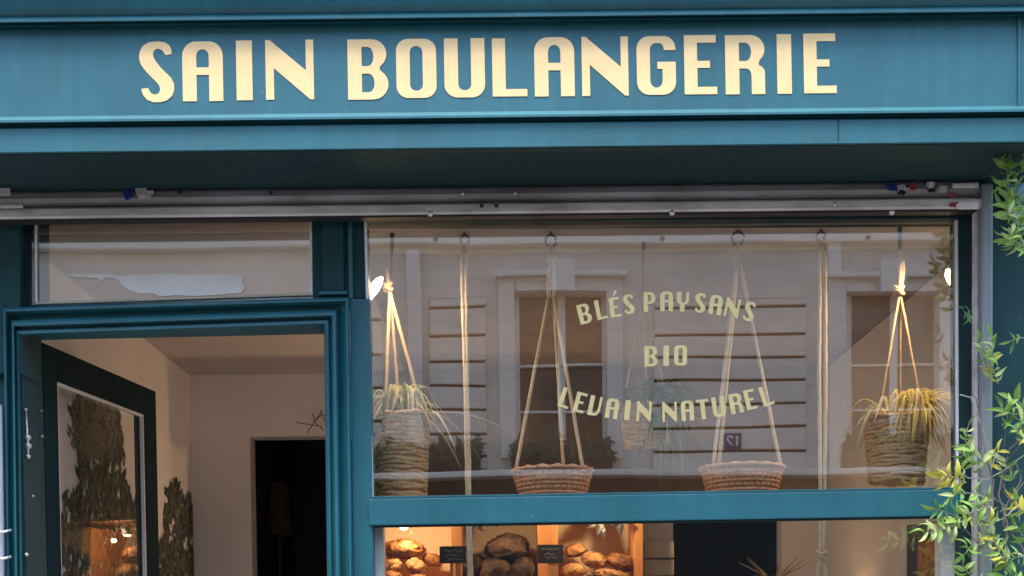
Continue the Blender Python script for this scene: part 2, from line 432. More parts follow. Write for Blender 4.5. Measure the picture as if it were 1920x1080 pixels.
# ------------------------------------------------------------------ letters
def arc(cx, cy, rx, ry, a0, a1, n=8):
    return [(cx + rx * math.cos(R(a0 + (a1 - a0) * i / n)), cy + ry * math.sin(R(a0 + (a1 - a0) * i / n))) for i in range(n + 1)]
def glyph(c):
    s = .345
    if c == 'I': return [[(0,0),(1,0),(1,1),(0,1)]]
    if c == 'L': return [[(0,0),(1,0),(1,.125),(.38,.125),(.38,1),(0,1)]]
    if c in 'EÉ': return [[(0,0),(1,0),(1,.125),(.40,.125),(.40,.445),(.79,.445),(.79,.565),(.40,.565),(.40,.87),(.98,.87),(.98,1),(0,1)]]
    if c == 'N': return [[(0,0),(.17,0),(.17,.53),(.92,0),(1,0),(1,1),(.84,1),(.84,.485),(.09,1),(0,1)]]
    if c == 'O': return [arc(.30,.80,.30,.20,180,90) + arc(.70,.80,.30,.20,90,0) + arc(.70,.20,.30,.20,0,-90) + arc(.30,.20,.30,.20,-90,-180),
                         arc(.5,.78,.16,.10,0,180) + arc(.5,.22,.16,.10,180,360)]
    if c == 'U': return [[(0,1)] + arc(.32,.22,.32,.22,180,270) + arc(.68,.22,.32,.22,270,360) + [(1,1),(.66,1)] + arc(.5,.22,.16,.10,0,-180) + [(.34,1)]]
    if c == 'V': return [[(0,1),(0,0),(.30,0)] + arc(.52,.42,.48,.42,-70,0) + [(1,1),(.80,1),(.80,.45)] + arc(.56,.42,.22,.28,0,-90,5) + [(.36,.14),(.36,1)]]
    if c == 'A': return [[(0,0),(.345,0),(.345,.44),(.655,.44),(.655,0),(1,0)] + arc(.66,.76,.34,.24,0,90) + arc(.34,.76,.34,.24,90,180),
                         [(.345,.565),(.655,.565)] + arc(.5,.76,.155,.11,0,180)]
    if c == 'B': return [[(0,0),(.62,0)] + arc(.62,.255,.38,.255,-90,60) + [(.78,.505)] + arc(.60,.755,.36,.245,-55,90) + [(0,1)],
                         [(.345,.12),(.52,.12)] + arc(.52,.275,.14,.155,-90,90,6) + [(.345,.43)],
                         [(.345,.555),(.50,.555)] + arc(.50,.715,.14,.16,-90,90,6) + [(.345,.875)]]
    if c == 'R': return [[(0,0),(.35,0),(.35,.435),(.50,.435)] + arc(.52,.32,.14,.115,90,0,4) + [(.66,0),(1,0),(1,.36)] + arc(.80,.36,.20,.13,0,70,5) + [(.84,.51)] + arc(.64,.76,.36,.24,-50,90) + [(0,1)],
                         [(.35,.56),(.52,.56)] + arc(.52,.715,.14,.155,-90,90,6) + [(.35,.87)]]
    if c == 'P': return [[(0,0),(.36,0),(.36,.40),(.62,.40)] + arc(.62,.70,.38,.30,-90,90) + [(0,1)],
                         [(.36,.53),(.50,.53)] + arc(.50,.70,.15,.17,-90,90,6) + [(.36,.87)]]
    if c == 'G': return [[(1,.76)] + arc(.70,.78,.30,.22,0,90) + arc(.32,.78,.32,.22,90,180) + arc(.32,.22,.32,.22,180,270) + arc(.68,.22,.32,.22,270,360) + [(1,.56),(.53,.56),(.53,.44),(.66,.44)] + arc(.5,.24,.16,.12,0,-180) + arc(.48,.77,.14,.11,180,90,5) + arc(.58,.77,.12,.11,90,0,5) + [(.72,.76)]]
    if c == 'T': return [[(.32,0),(.68,0),(.68,.87),(1,.87),(1,1),(0,1),(0,.87),(.32,.87)]]
    if c == 'Y': return [[(.33,0),(.67,0),(.67,.36)] + arc(.67,.62,.33,.24,-80,0,5) + [(1,1),(.76,1),(.76,.62)] + arc(.56,.60,.18,.14,0,-180,6) + [(.37,1),(0,1)] + arc(.33,.62,.33,.24,180,260,5)]
    if c == 'S':
        p = [(385,290),(383,240),(360,195),(315,167),(250,158),(160,165),(95,200),(60,260),(52,330),(70,390),(110,450),(160,505),(215,560),(252,605),(264,645),(250,683),(212,702),(172,688),(150,658),(140,632),(70,640),(85,700),(125,750),(190,777),(260,778),(330,760),(385,712),(405,650),(403,590),(375,530),(320,475),(260,410),(215,350),(195,303),(197,265),(217,240),(250,232),(285,245),(308,272),(320,298)]
        return [[((x-52)/353, (778-y)/620) for x, y in p]]
WID = dict(I=.27, L=.56, E=.54, N=.72, O=.64, U=.64, V=.60, A=.64, B=.64, R=.64, P=.60, G=.64, T=.60, Y=.62, S=.56)
WID['É'] = .54
def letter(c, fn, thick, mat_, parent, extra=None):
    """fn maps the unit box of the letter to a point on the surface; the letter gets real thickness towards the street"""
    polys = [glyph(c)]
    if c == 'É': polys.append([[(.42,1.10),(.62,1.10),(.92,1.34),(.66,1.34)]])
    mb = MB()
    for pl in polys:
        loops = [[Vector((u, v, 0)) for u, v in lp] for lp in pl]
        tris = tessellate_polygon(loops)
        flat = [p for lp in pl for p in lp]
        n = len(flat)
        fr = [fn(u, v) for u, v in flat]
        bk = [Vector((p.x, p.y + thick, p.z)) for p in fr]
        fs = [tuple(t) for t in tris] + [tuple(n + i for i in reversed(t)) for t in tris]
        o = 0
        for lp in pl:
            k = len(lp)
            fs += [(o + i, o + (i+1) % k, n + o + (i+1) % k, n + o + i) for i in range(k)]
            o += k
        mb.add(fr + bk, fs)
    me = bpy.data.meshes.new('letter')
    me.from_pydata(mb.v, [], mb.f); me.materials.append(mat_)
    bm = bmesh.new(); bm.from_mesh(me); bmesh.ops.recalc_face_normals(bm, faces=bm.faces); bm.to_mesh(me); bm.free()
    o = bpy.data.objects.new('letter', me); col.objects.link(o); adopt(o, parent)
    return o
SIGN = [('S',260,325,78,192),('A',341,417,78,190),('I',442,472,76,188),('N',497,587,75,187),('B',651,727,74,187),('O',742,817,73,184),('U',832,908,72,183),('L',922,987,72,181),('A',1001,1076,70,181),('N',1090,1177,69,180),('G',1193,1266,68,178),('E',1282,1343,66,177),('R',1359,1433,66,177),('I',1456,1483,64,176),('E',1506,1567,63,175)]
for c, x0, x1, y0, y1 in SIGN:
    def fn(u, v, x0=x0, x1=x1, y0=y0, y1=y1):
        return W(x0 + u * (x1-x0) + (1-v) * 2.0, y1 + v * (y0-y1) - u * (x1-x0) * .0105, YP - .0016)
    letter(c, fn, .0012, M['gold'], fas)

# ------------------------------------------------------------------ frames
GB = 2150                                                  # row of the photograph where the pavement meets the front
# post on the left, panelled; wide post between door and window
pquad('post', [(-95,392),(38,396),(38,700),(-95,700)], .0, .16, M['teal_half_shade'], shop)
pquad('post', [(38.5,392),(64,392),(66,590),(38.5,590)], .035, .16, M['teal_deep_shade'], shop)
pp = pquad('post', [(584,392),(682,394),(687.5,559),(586,560)], .022, .16, M['teal_half_shade'], shop)
pquad('raised_panel', [(604,398),(643,398),(645,545),(605,545)], .010, .0215, M['teal_half_shade'], pp)
pquad('panel_bead', [(598,545.5),(651,545),(651,552),(598,552.5)], .006, .0215, M['teal_v'], pp)
pquad('side_bead', [(652,398),(660,398),(662,560),(654,560)], .012, .0215, M['teal_v'], pp)
# transom bar below the small pane, pane of the transom
tp = pquad('transom_pane', [(60,385),(588,385),(588,560),(60,572)], .034, .038, M['glass'], shop, bevel=0)
pquad('glazing_bead', [(64,398),(68,398),(70,566),(66,566)], .026, .0335, M['white'], tp, bevel=.001)
pquad('glazing_bead', [(580,400),(585,400),(586.5,553),(582,553)], .026, .0335, M['white'], tp, bevel=.001)
pquad('glazing_bead', [(66,566),(586,549),(586,553.5),(66,570.5)], .026, .0335, M['plank'], tp, bevel=.001)
# door surround: moulded frame with mitred corners
def frame_sweep(name, outer, widths, prof, mat_, parent):
    (lx0, ly), (lx, lyt), (rx, ryt), (rx0, ry) = outer
    wl, wt, wr = widths
    vs = []; 
    for t, Y in prof:
        for x, y in ((lx0 + wl*t, ly), (lx + wl*t, lyt + wt*t), (rx - wr*t, ryt + wt*t), (rx0 - wr*t, ry)):
            vs.append(W(x, y, Y))
    fs = []
    for i in range(len(prof) - 1):
        for k in range(3):
            fs.append((i*4+k, i*4+k+1, (i+1)*4+k+1, (i+1)*4+k))
    return MB().add(vs, fs).build(name, mat_, parent)
dfp = [(0,.16),(0,-.006),(.03,-.012),(.07,-.034),(.13,-.034),(.16,-.016),(.20,-.010),(.36,.004),(.44,.006),(.46,-.012),(.54,-.022),(.66,-.022),(.70,.002),(.80,.006),(.82,-.006),(.94,-.008),(1.0,.004),(1.0,.20)]
df = frame_sweep('door_frame', [(26,GB),(6,577),(655,557),(676,GB)], (30,52,48), dfp, M['teal_v'], shop)
# head of the door opening behind the mouldings (carries the transom)
pquad('transom_bar', [(36,572),(606,553.5),(606,606),(36,618)], .06, .20, M['teal_v'], shop)
# window frame
wl = pquad('window_stile', [(655.5,560),(692.5,560),(716,GB),(676.5,GB)], .004, .09, M['teal_v'], shop)
wr = pquad('window_stile', [(1797,398),(1836,398),(1850,GB),(1806,GB)], .012, .09, M['teal_deep_shade'], shop)
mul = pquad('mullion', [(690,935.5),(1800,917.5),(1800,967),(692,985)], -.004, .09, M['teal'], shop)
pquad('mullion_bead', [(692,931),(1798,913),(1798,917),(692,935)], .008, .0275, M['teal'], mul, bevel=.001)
pquad('mullion_bead', [(694,985.5),(1798,967.5),(1798,971),(694,989)], .008, .0275, M['teal_deep_shade'], mul, bevel=.001)
pquad('window_head', [(682.5,392),(1797,388),(1797,410),(682.5,415)], .012, .09, M['teal_deep_shade'], shop)
pane = pquad('window_pane', [(672,396),(1806,392),(1806,925),(680,943)], GLASS_Y-.002, GLASS_Y+.002, M['glass'], shop, bevel=0)
pquad('window_pane', [(680,975),(1806,958),(1806,1560),(690,1560)], GLASS_Y-.002, GLASS_Y+.002, M['glass'], shop, bevel=0)
pquad('window_sill', [(655,1560),(1850,1560),(1850,1600),(655,1600)], -.05, .09, M['teal'], shop)
pquad('stall_riser', [(676,1601),(1840,1601),(1850,GB),(678,GB)], .015, .09, M['teal'], shop)
# pale glazing beads round the big pane
pquad('glazing_bead', [(682.5,414),(687,414),(700,931),(695,931)], .016, .0275, M['white'], pane, bevel=.001)
pquad('glazing_bead', [(1792,412),(1796.5,412),(1798,915),(1794,915)], .016, .0275, M['white'], pane, bevel=.001)
# white inner jambs behind the lower pane
for a, b in ((699, 719), (1764, 1792)):
    pquad('inner_jamb', [(a,978),(b,978),(b+5,GB-200),(a+6,GB-200)], .06, .12, M['white'], shop)
# right: wall strip behind the rail
pquad('pilaster', [(1850,392),(2010,392),(2010,GB),(1862,GB)], -.004, .16, M['teal_half_shade'], shop)
pquad('fascia_return', [(1836,340),(1850,340),(1862,GB),(1851,GB)], .022, .16, M['teal_deep_shade'], shop)

# letters on the glass
def glass_letter(c, cx, cy, ang, h=37.5, wf=1.0):
    wd = WID[c] * h * wf
    ca, sa = math.cos(R(ang)), math.sin(R(ang))
    def fn(u, v):
        dx, dy = (u-.5) * wd, (v-.5) * h
        return W(cx + dx*ca - dy*sa, cy - (dx*sa + dy*ca), GLASS_Y - .0040)
    letter(c, fn, .0012, M['gold_glass'], pane)
for c, x, y, a in (('B',1096,588,14),('L',1127,580,12),('É',1153,576,8),('S',1179,570.5,5),('P',1218,566,1),('A',1250,565,0),('Y',1280,566,-3),('S',1313,568,-6),('A',1342,572,-8),('N',1373,577,-12),('S',1405,584,-15)):
    glass_letter(c, x, y, a, 37)
for c, x, y, a in (('B',1220.5,668,0),('I',1249,667,0),('O',1276,666.5,0)):
    glass_letter(c, x, y, a, 38)
for c, x, y, a in (('L',1061,746,-20),('E',1088,754.5,-15),('V',1115.5,761,-12),('A',1148,766,-9),('I',1176.5,769,-6),('N',1207.6,771,-3),('N',1255.5,772,1),('A',1289,770,3),('T',1318,767.5,6),('U',1347.6,762.5,8),('R',1380,756.5,11),('E',1407,749,14),('L',1437,742,18)):
    glass_letter(c, x, y, a, 37.5)

# ------------------------------------------------------------------ door leaf, opened into the room
HX = W(82, 760, .205)
hinge = Vector((HX.x, .21, 0))
ztop = W(84, 642, .21).z
ang = R(9.0); DW = .82; TH = .045
dirv = Vector((math.sin(ang), math.cos(ang), 0)); nrm = Vector((math.cos(ang), -math.sin(ang), 0))
def dbox(mb, a0, a1, z0, z1, t0, t1):
    vs = []
    for z in (z0, z1):
        for a, t in ((a0,t0),(a1,t0),(a1,t1),(a0,t1)):
            vs.append(hinge + dirv*a + nrm*t + Vector((0,0,z)))
    mb.add(vs, [(0,3,2,1),(4,5,6,7),(0,1,5,4),(1,2,6,5),(2,3,7,6),(3,0,4,7)])
    return mb
zr = ztop - .105
d = MB()
dbox(d, 0, .085, .02, ztop, -TH, 0); dbox(d, DW-.10, DW, .02, ztop, -TH, 0)
dbox(d, .0851, DW-.1001, zr, ztop, -TH, 0); dbox(d, .0851, DW-.1001, .02, .32, -TH, 0)
door = d.build('door', M['teal_door_shade'], shop, bevel=.003)
dbox(MB(), .083, DW-.098, .31, zr+.005, -TH*.55, -TH*.45).build('door_pane', M['glass2'], door)
for a0, a1, z0, z1 in ((.0852,.094,.32,zr-.0001),(DW-.109,DW-.1002,.32,zr-.0001),(.0942,DW-.1092,zr-.009,zr-.0001)):
    dbox(MB(), a0, a1, z0, z1, -TH*.40, -.004).build('glazing_bead', M['white'], door, bevel=.001)
# hinges and bolt on the reveal
def on_reveal(px, py): return WX(px, py, W(37, 760, .0).x + .004)
rev = MB()
for (x, y, r_) in ((48,768,.006),(50,798,.004),(52,820,.011),(53,836,.011),(53,856,.008)):
    p = on_reveal(x, y)
    rev.lathe([(0,-r_),(r_*.8,-r_*.6),(r_,0),(r_*.8,r_*.6),(0,r_)], p, 10)
rev.tube([on_reveal(49,770), on_reveal(52,830), on_reveal(53,858)], .0035, 8)
rev.build('hinge', M['bolt'], df, smooth=True)
for (x, y, r_) in ((50,1040,.007),(62,930,.005),(78,770,.004),(79,818,.005)):
    MB().lathe([(0,-r_),(r_,-.3*r_),(r_,.3*r_),(0,r_)], on_reveal(x,y), 10).build('screw', M['bolt'], df, smooth=True)
xr_ = W(36, 760, .004).x
MB().box((xr_-.10, .03, 0), (xr_, .20, W(40,600,.1).z)).build('door_reveal', M['teal_half_shade'], shop, bevel=.002)

# ------------------------------------------------------------------ roller shutter
ys = -0.0450
shut = thing('roller_shutter', W(900, 403, ys), 'rolled up grey steel roller shutter with stickers under the sign', 'shutter')
SX0, SX1 = FX0 + .2, W(1836, 375, ys).x
def zs_(py, Y): return W(960, py, Y).z
sweep_x('slat', [(-0.0050, zs_(343,-0.0300)), (-0.0300, zs_(345,-0.0300)), (-0.0480, zs_(353,-0.0480)), (-0.0550, zs_(363,-0.0550)), (-0.0520, zs_(372,-0.0520)), (-0.0420, zs_(377.5,-0.0420)), (-0.0050, zs_(377.5,-0.0420))], SX0, SX1, M['galv_d'], shut, smooth=False)
rail = sweep_x('bottom_rail', [(-0.0050, zs_(378.5,-0.0400)), (-0.0580, zs_(380,-0.0580)), (-0.0640, zs_(383,-0.0640)), (-0.0640, zs_(396,-0.0640)), (-0.0560, zs_(400.5,-0.0560)), (-0.0050, zs_(400.5,-0.0560))], SX0, SX1, M['galv'], shut)
sweep_x('rubber_seal', [(-0.0540, zs_(400.8,-0.0540)), (-0.0540, zs_(405,-0.0540)), (-0.0200, zs_(405,-0.0540)), (-0.0200, zs_(400.8,-0.0540))], SX0, SX1-.01, M['black'], rail)
for x, y, Y in ((868,363,-0.0570),(966,362,-0.0570),(903,386,-0.0660),(931,386,-0.0660),(1565,383,-0.0660),(807,401,-.09),(1260,399,-.09),(1672,398,-.09),(507,362,-0.0560),(336,360,-0.0550)):
    p = W(x, y, Y); r_ = .0062 if y < 395 else .0085
    MB().lathe([(0,-r_),(r_*.8,-r_*.6),(r_,0),(r_*.8,r_*.6),(0,r_)], p, 10).build('bolt', M['black'] if x in (903,931,507,336) else M['bolt'], rail if y > 378 else shut, smooth=True)
def ragged(cx, cy, wx, wy, n, seed, Y, mat_, parent, name='sticker', th=.0012):
    rnd = random.Random(seed)
    pts = []
    for i in range(n):
        a = 2*math.pi*i/n
        ex = math.copysign(abs(math.cos(a))**.6, math.cos(a)); ey = math.copysign(abs(math.sin(a))**.6, math.sin(a))
        k = rnd.uniform(.62, 1.08)
        pts.append((cx + ex*wx*k, cy + ey*wy*k))
    fr = [W(x, y, Y) for x, y in pts]; bk = [Vector((p.x, p.y+th, p.z)) for p in fr]
    fs = [tuple(range(n)), tuple(reversed(range(n, 2*n)))] + [(i,(i+1)%n,n+(i+1)%n,n+i) for i in range(n)]
    return MB().add(fr+bk, fs).build(name, mat_, parent)
for i, (cx, cy, wx, wy, m_) in enumerate(((240,364,10,11,'stick_b'),(272,360,20,12,'stick_w'),(283,353,11,5,'stick_k'),(266,368,8,6,'stick_w'),
        (1672,351,13,9,'stick_b'),(1694,354,15,10,'stick_w'),(1690,361,9,5,'stick_k'),(1712,350,9,8,'stick_r'),(1702,349,4,3,'stick_k'),(1745,347,10,7,'stick_w'),(1747,357,9,4,'stick_k'),(1768,355,10,8,'stick_w'),(1786,365,9,5,'stick_r'))):
    ragged(cx, cy, wx, wy, 15, 40+i, -0.0585 - .0012*i*.5, M[m_], shut)
ragged(1790,384,12,6,13,77,-0.0670,M['stick_r'],rail); ragged(1798,386,8,5,11,78,-0.0685,M['pale_patch'],rail)
for (x0,y0,x1,y1) in ((1785,344,1834,353),(1797,379.5,1833,393),(-10,353,20,367),(-10,384,44,391)):
    abox('lug', x0,y0,x1,y1,-0.0850,-.09,M['galv'],shut,bevel=.004)
g = MB()
gx0, gx1 = W(1841, 700, -.07).x, W(1862, 700, -.07).x
g.box((gx0, -.07, 0.0), (gx1, -.012, W(1850,343,-.07).z))
gr = g.build('guide_rail', M['rail'], shut, bevel=.006)
g2 = MB(); g2.box((gx0-.012,-.045,0),(gx0-.001,-.02,W(1850,345,-.07).z)); g2.build('guide_lip', M['galv_d'], shut, bevel=.002)

# grey conduit at the very left edge
cdt = thing('wall_conduit', W(-8, 1500, -.03), 'pale grey conduit pipe with two white clips at left edge of the door frame', 'pipe')
MB().tube([W(-10, 760, -.03), W(-9, 820, -.035), W(-6,1000,-.035), W(4, GB, -.035)], .021, 14).build('pipe', M['lilac'], cdt, smooth=True)
for y in (998, 1048):
    MB().tube([W(-30,y,-.03), W(-8,y,-.062), W(4,y,-.058), W(20,y-4,-.018)], .004, 8).build('clip', M['white'], cdt, smooth=True)
# blue rounded plate right
c = W(1950, 368, -.02)
bp_ = MB()
n = 40
fr = [Vector((c.x + .105*math.cos(2*math.pi*i/n), -.02, c.z + .105*math.sin(2*math.pi*i/n))) for i in range(n)]
bk = [Vector((p.x, -.0045, p.z)) for p in fr]
bp_.add(fr+bk, [tuple(range(n)), tuple(reversed(range(n,2*n)))] + [(i,(i+1)%n,n+(i+1)%n,n+i) for i in range(n)])
tag(bp_.build('round_plate', M['paleblue'], bevel=.003), 'pale blue round plate behind vine leaves at upper right edge', 'sign')

# pale ragged strip that imitates a bright reflection in the transom glass
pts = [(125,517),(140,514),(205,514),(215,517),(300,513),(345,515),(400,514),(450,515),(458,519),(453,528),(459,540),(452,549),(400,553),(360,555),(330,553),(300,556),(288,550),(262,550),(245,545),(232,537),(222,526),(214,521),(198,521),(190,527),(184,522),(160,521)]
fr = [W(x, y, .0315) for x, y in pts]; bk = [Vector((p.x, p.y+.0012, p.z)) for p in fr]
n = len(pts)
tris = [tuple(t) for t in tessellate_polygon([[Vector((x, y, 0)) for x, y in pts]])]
tag(MB().add(fr+bk, tris + [tuple(n+i for i in reversed(t)) for t in tris] + [(i,(i+1)%n,n+(i+1)%n,n+i) for i in range(n)]).build('pane_glare', M['pale_patch']),
    'ragged pale strip imitating a bright reflection on the pane above the door', 'pale_patch')

# ------------------------------------------------------------------ lamps
def lamp_light(name, loc, energy, color, rad, parent):
    l = bpy.data.lights.new(name, 'POINT'); l.energy = energy; l.color = color; l.shadow_soft_size = rad
    o = bpy.data.objects.new(name, l); o.location = loc; col.objects.link(o); adopt(o, parent)
    return o
WARM = (1.0, .70, .42)
def wall_lamp(label, tip, tail, base, energy, aim):
    """small bulb spot: wall plate, arm, flared shade, glowing bulb"""
    t = thing('wall_lamp', base, label, 'lamp', 'lit wall lamps at both ends of the window')
    tip, tail, base = Vector(tip), Vector(tail), Vector(base)
    ax = (tip - tail).normalized()
    MB().tube([base + Vector((0,0,.03)), base - Vector((0,0,.03))], .022, 14).build('wall_plate', M['strap'], t, smooth=True)
    MB().tube([base, (base+tail)/2 + Vector((0,.02,.02)), tail], .006, 8).build('arm', M['strap'], t, smooth=True)
    MB().tube([tail - ax*.03, tail, tail + ax*.018], [.012,.018,.020], 16).build('socket', M['strap'], t, smooth=True)
    L_ = (tip - tail).length
    MB().tube([tail + ax*.016, tail + ax*L_*.35, tail + ax*L_*.6, tail + ax*L_*.85, tip], [.009,.0135,.016,.013,.004], 16).build('bulb', M['bulb'], t, smooth=True)
    l = bpy.data.lights.new('lamp_light', 'SPOT'); l.energy = energy; l.color = (1.0,.76,.50); l.shadow_soft_size = .03; l.spot_size = R(150); l.spot_blend = 1.0
    o = bpy.data.objects.new('lamp_light', l); o.location = tip + ax*.02; col.objects.link(o); adopt(o, t)
    o.rotation_euler = (-(Vector(aim) - o.location)).to_track_quat('Z', 'Y').to_euler()
    return t
wall_lamp('lit bulb lamp beside the tall basket, at the left end of the window', W(716,520,.16), W(680,572,.14), Vector((W(672,575,.14).x, .14, W(672,575,.14).z)), 2.4, W(860,800,.35))
wall_lamp('lit bulb lamp above the golden spider plant, at the right end of the window', W(1776,505,.16), W(1796,545,.16), Vector((W(1812,545,.16).x,.16,W(1812,545,.16).z)), 3.6, W(1620,790,.35))

# ------------------------------------------------------------------ things hanging in the window
YH = .28
def hook(t, x, y0, y1, Y=YH, kind='ring'):
    if kind == 'strap':
        MB().tube([W(x,y0,Y), W(x+.5,(y0+y1)/2,Y), W(x,y1,Y)], [.0085,.0075,.006], 8).build('hook', M['strap'], t, smooth=True)
    else:
        a, b = W(x,y0,Y), W(x,y1,Y); r = (a-b).length/2; c = (a+b)/2
        MB().tube([W(x,y0-14,Y), a], .004, 8).build('hook', M['strap'], t, smooth=True)
        MB().tube([c + Vector((r*math.cos(k*math.pi/10), 0.001*k, r*math.sin(k*math.pi/10))) for k in range(21)], .0042, 8, caps=False).build('ring', M['strap'], t, smooth=True)
def rope(t, pts, rad=.0055, m_='rope', name='rope', Y=YH, Ys=None, seg=14):
    P = []
    for i in range(len(pts)-1):
        a = W(pts[i][0], pts[i][1], Ys[i] if Ys else Y); b = W(pts[i+1][0], pts[i+1][1], Ys[i+1] if Ys else Y)
        for k in range(seg):
            P.append(a.lerp(b, k/seg) + Vector((random.uniform(-.0006,.0006), 0, 0)))
    P.append(W(pts[-1][0], pts[-1][1], Ys[-1] if Ys else Y))
    return MB().tube(P, rad, 9, twist=90, lobes=3, lobe=.16).build(name, M[m_], t, smooth=True)
def knot(t, x, y, r=.012, Y=YH, m_='rope'):
    c = W(x, y, Y); mb = MB()
    for q in range(3):
        a0 = q*1.1
        mb.tube([c + Vector((r*math.cos(k*math.pi/7+a0)*(1 if q!=1 else .6), r*math.sin(k*math.pi/7+a0), (q-1)*r*.55 + .35*r*math.sin(k*math.pi/7*2))) for k in range(15)], r*.42, 7)
    return mb.build('knot', M[m_], t, smooth=True)
def blades(t, c, rmax, n, mats, seed, up=.10, drop=.16, bias=(0,0), wid=.007):
    rnd = random.Random(seed); c = Vector(c)
    for i in range(n):
        a = rnd.uniform(0, 2*math.pi); L_ = rmax * rnd.uniform(.45, 1.1)
        d = Vector((math.cos(a) + bias[0], math.sin(a)*.75 + bias[1], 0))
        h = up * rnd.uniform(.3, 1.1); dr = drop * rnd.uniform(.3, 1.15)
        st = c + Vector((rnd.uniform(-.03,.03), rnd.uniform(-.03,.03), 0))
        side = Vector((-d.y, d.x, 0)); 
        if side.length < 1e-4: side = Vector((1,0,0))
        side.normalize(); w_ = wid*rnd.uniform(.6,1.25); tw = rnd.uniform(-.5,.5)
        vs = []; N = 9
        for k in range(N+1):
            s_ = k/N
            p = st + d*L_*(s_**.9) + Vector((0,0, h*math.sin(min(1,s_*1.6)*math.pi/2) - (h+dr)*s_**2.4))
            p += side*math.sin(s_*3+tw)*.012
            ww = w_*(.55+.9*s_)*(1-s_**3)+.0004
            sv = side*math.cos(tw*s_) + Vector((0,0,1))*math.sin(tw*s_)*.7
            vs += [p - sv*ww, p + Vector((0,0,-ww*.5)), p + sv*ww]
        fs = []
        for k in range(N):
            fs += [(3*k,3*k+1,3*k+4,3*k+3),(3*k+1,3*k+2,3*k+5,3*k+4)]
        MB().add(vs, fs).build('leaf', M[rnd.choice(mats)], t, smooth=True)
def coil_basket(t, cx, ytop, ybot, wtop, wbot, Y, rows, m_='wicker', seed=1):
    """basket of stacked hand twisted rows, each row a strand of its own over an inner wall"""
    rnd = random.Random(seed)
    a, b = W(cx, ytop, Y), W(cx, ybot, Y)
    s = (W(cx+50, ytop, Y) - W(cx-50, ytop, Y)).length/100
    rt, rb = wtop*s/2, wbot*s/2; H = a.z - b.z
    c = Vector((a.x, Y, b.z))
    MB().lathe([(0,.004),(rb*.93,.004),(rt*.95,H-.01),(rt*.88,H-.01),(rb*.85,.012),(0,.012)], c, 28).build('basket_wall', M[m_], t, smooth=True)
    rr = H/rows/2*1.18
    for j in range(rows):
        f = (j+.5)/rows; r = rb + (rt-rb)*f - rr*.4
        ph = rnd.uniform(0,6); tilt = rnd.uniform(-.006,.006); N = 60; P = []
        for k in range(N+1):
            q = 2*math.pi*k/N
            P.append(c + Vector(((r+rnd.uniform(-.0018,.0018))*math.cos(q), (r+rnd.uniform(-.0018,.0018))*math.sin(q), f*H + tilt*math.sin(q+ph) + .0028*math.sin(5*q+ph+j) + rnd.uniform(-.0012,.0012))))
        P[-1] = P[0]
        MB().tube(P, rr, 7, twist=190, lobes=2, lobe=.24, caps=False).build('woven_row', M[m_], t, smooth=True)
    return c, rt, H
def tray(t, cx, ytop, ybot, w_, Y, seed):
    """shallow willow tray: flared side woven round stakes, braided rim"""
    rnd = random.Random(seed)
    a, b = W(cx, ytop, Y), W(cx, ybot, Y)
    s = (W(cx+50, ytop, Y) - W(cx-50, ytop, Y)).length/100
    r = w_*s/2; H = a.z-b.z; c = Vector((a.x, Y, b.z)); NS = 34
    MB().lathe([(0,.002),(r*.80,.002),(r*.965,H*.93),(r*.93,H*.93),(r*.77,.008),(0,.008)], c, 40).build('tray_wall', M['willow'], t, smooth=True)
    for j in range(6):
        f = (j+.3)/6; rj = r*(.81+.16*f); P = []
        for k in range(NS*2+1):
            q = math.pi*k/NS
            P.append(c + Vector((1,0,0))*((rj+.0028*(1 if (k+j)%2 else -1))*math.cos(q)) + Vector((0,1,0))*((rj+.0028*(1 if (k+j)%2 else -1))*math.sin(q)) + Vector((0,0,f*H+.002)))
        MB().tube(P, H*.058, 6, caps=False).build('woven_row', M['willow'], t, smooth=True)
    mb = MB()
    for k in range(NS):
        q = 2*math.pi*(k+.5)/NS; e = Vector((math.cos(q), math.sin(q), 0))
        mb.tube([c+e*r*.815+Vector((0,0,.002)), c+e*r*.985+Vector((0,0,H*.95))], .0032, 5)
    tag(mb.build('stakes', M['willow'], t, smooth=True), kind='stuff')
    P = [c + Vector((r*math.cos(q), r*math.sin(q), H + .0015*math.sin(16*q))) for q in [2*math.pi*k/64 for k in range(65)]]
    MB().tube(P, H*.085, 8, twist=60, lobes=2, lobe=.25, caps=False).build('rim', M['willow'], t, smooth=True)
    return c, r, H

# 1 tall basket with a spider plant on the left
t = thing('hanging_planter', W(748,930,YH), 'tall woven basket of pale spider plant hanging beside the left window post', 'planter', 'rope hangers in the shop window')
hook(t, 735, 428, 466, kind='strap')
rope(t, [(735,464),(734,500),(730,528)], .004, 'strap')
rope(t, [(726,505),(728,528),(731,548)], .007); knot(t, 728, 538, .013)
c, rt, H = coil_basket(t, 750, 778, 938, 108, 92, YH, 21, seed=3)
for dx, dy in ((-26,-.05),(2,.06),(44,-.02)):
    rope(t, [(731,548),(748+dx,775)], .0056, 'rope', Ys=[YH, YH+dy])
blades(t, c+Vector((0,0,H)), .13, 110, ['leafpale','leafpale','leafgold','leafgreen'], 5, up=.13, drop=.07, bias=(.05,-.1), wid=.0045)
blades(t, c+Vector((.02,0,H)), .20, 5, ['leafpale'], 51, up=.05, drop=.17, bias=(1.2,-.1), wid=.007)
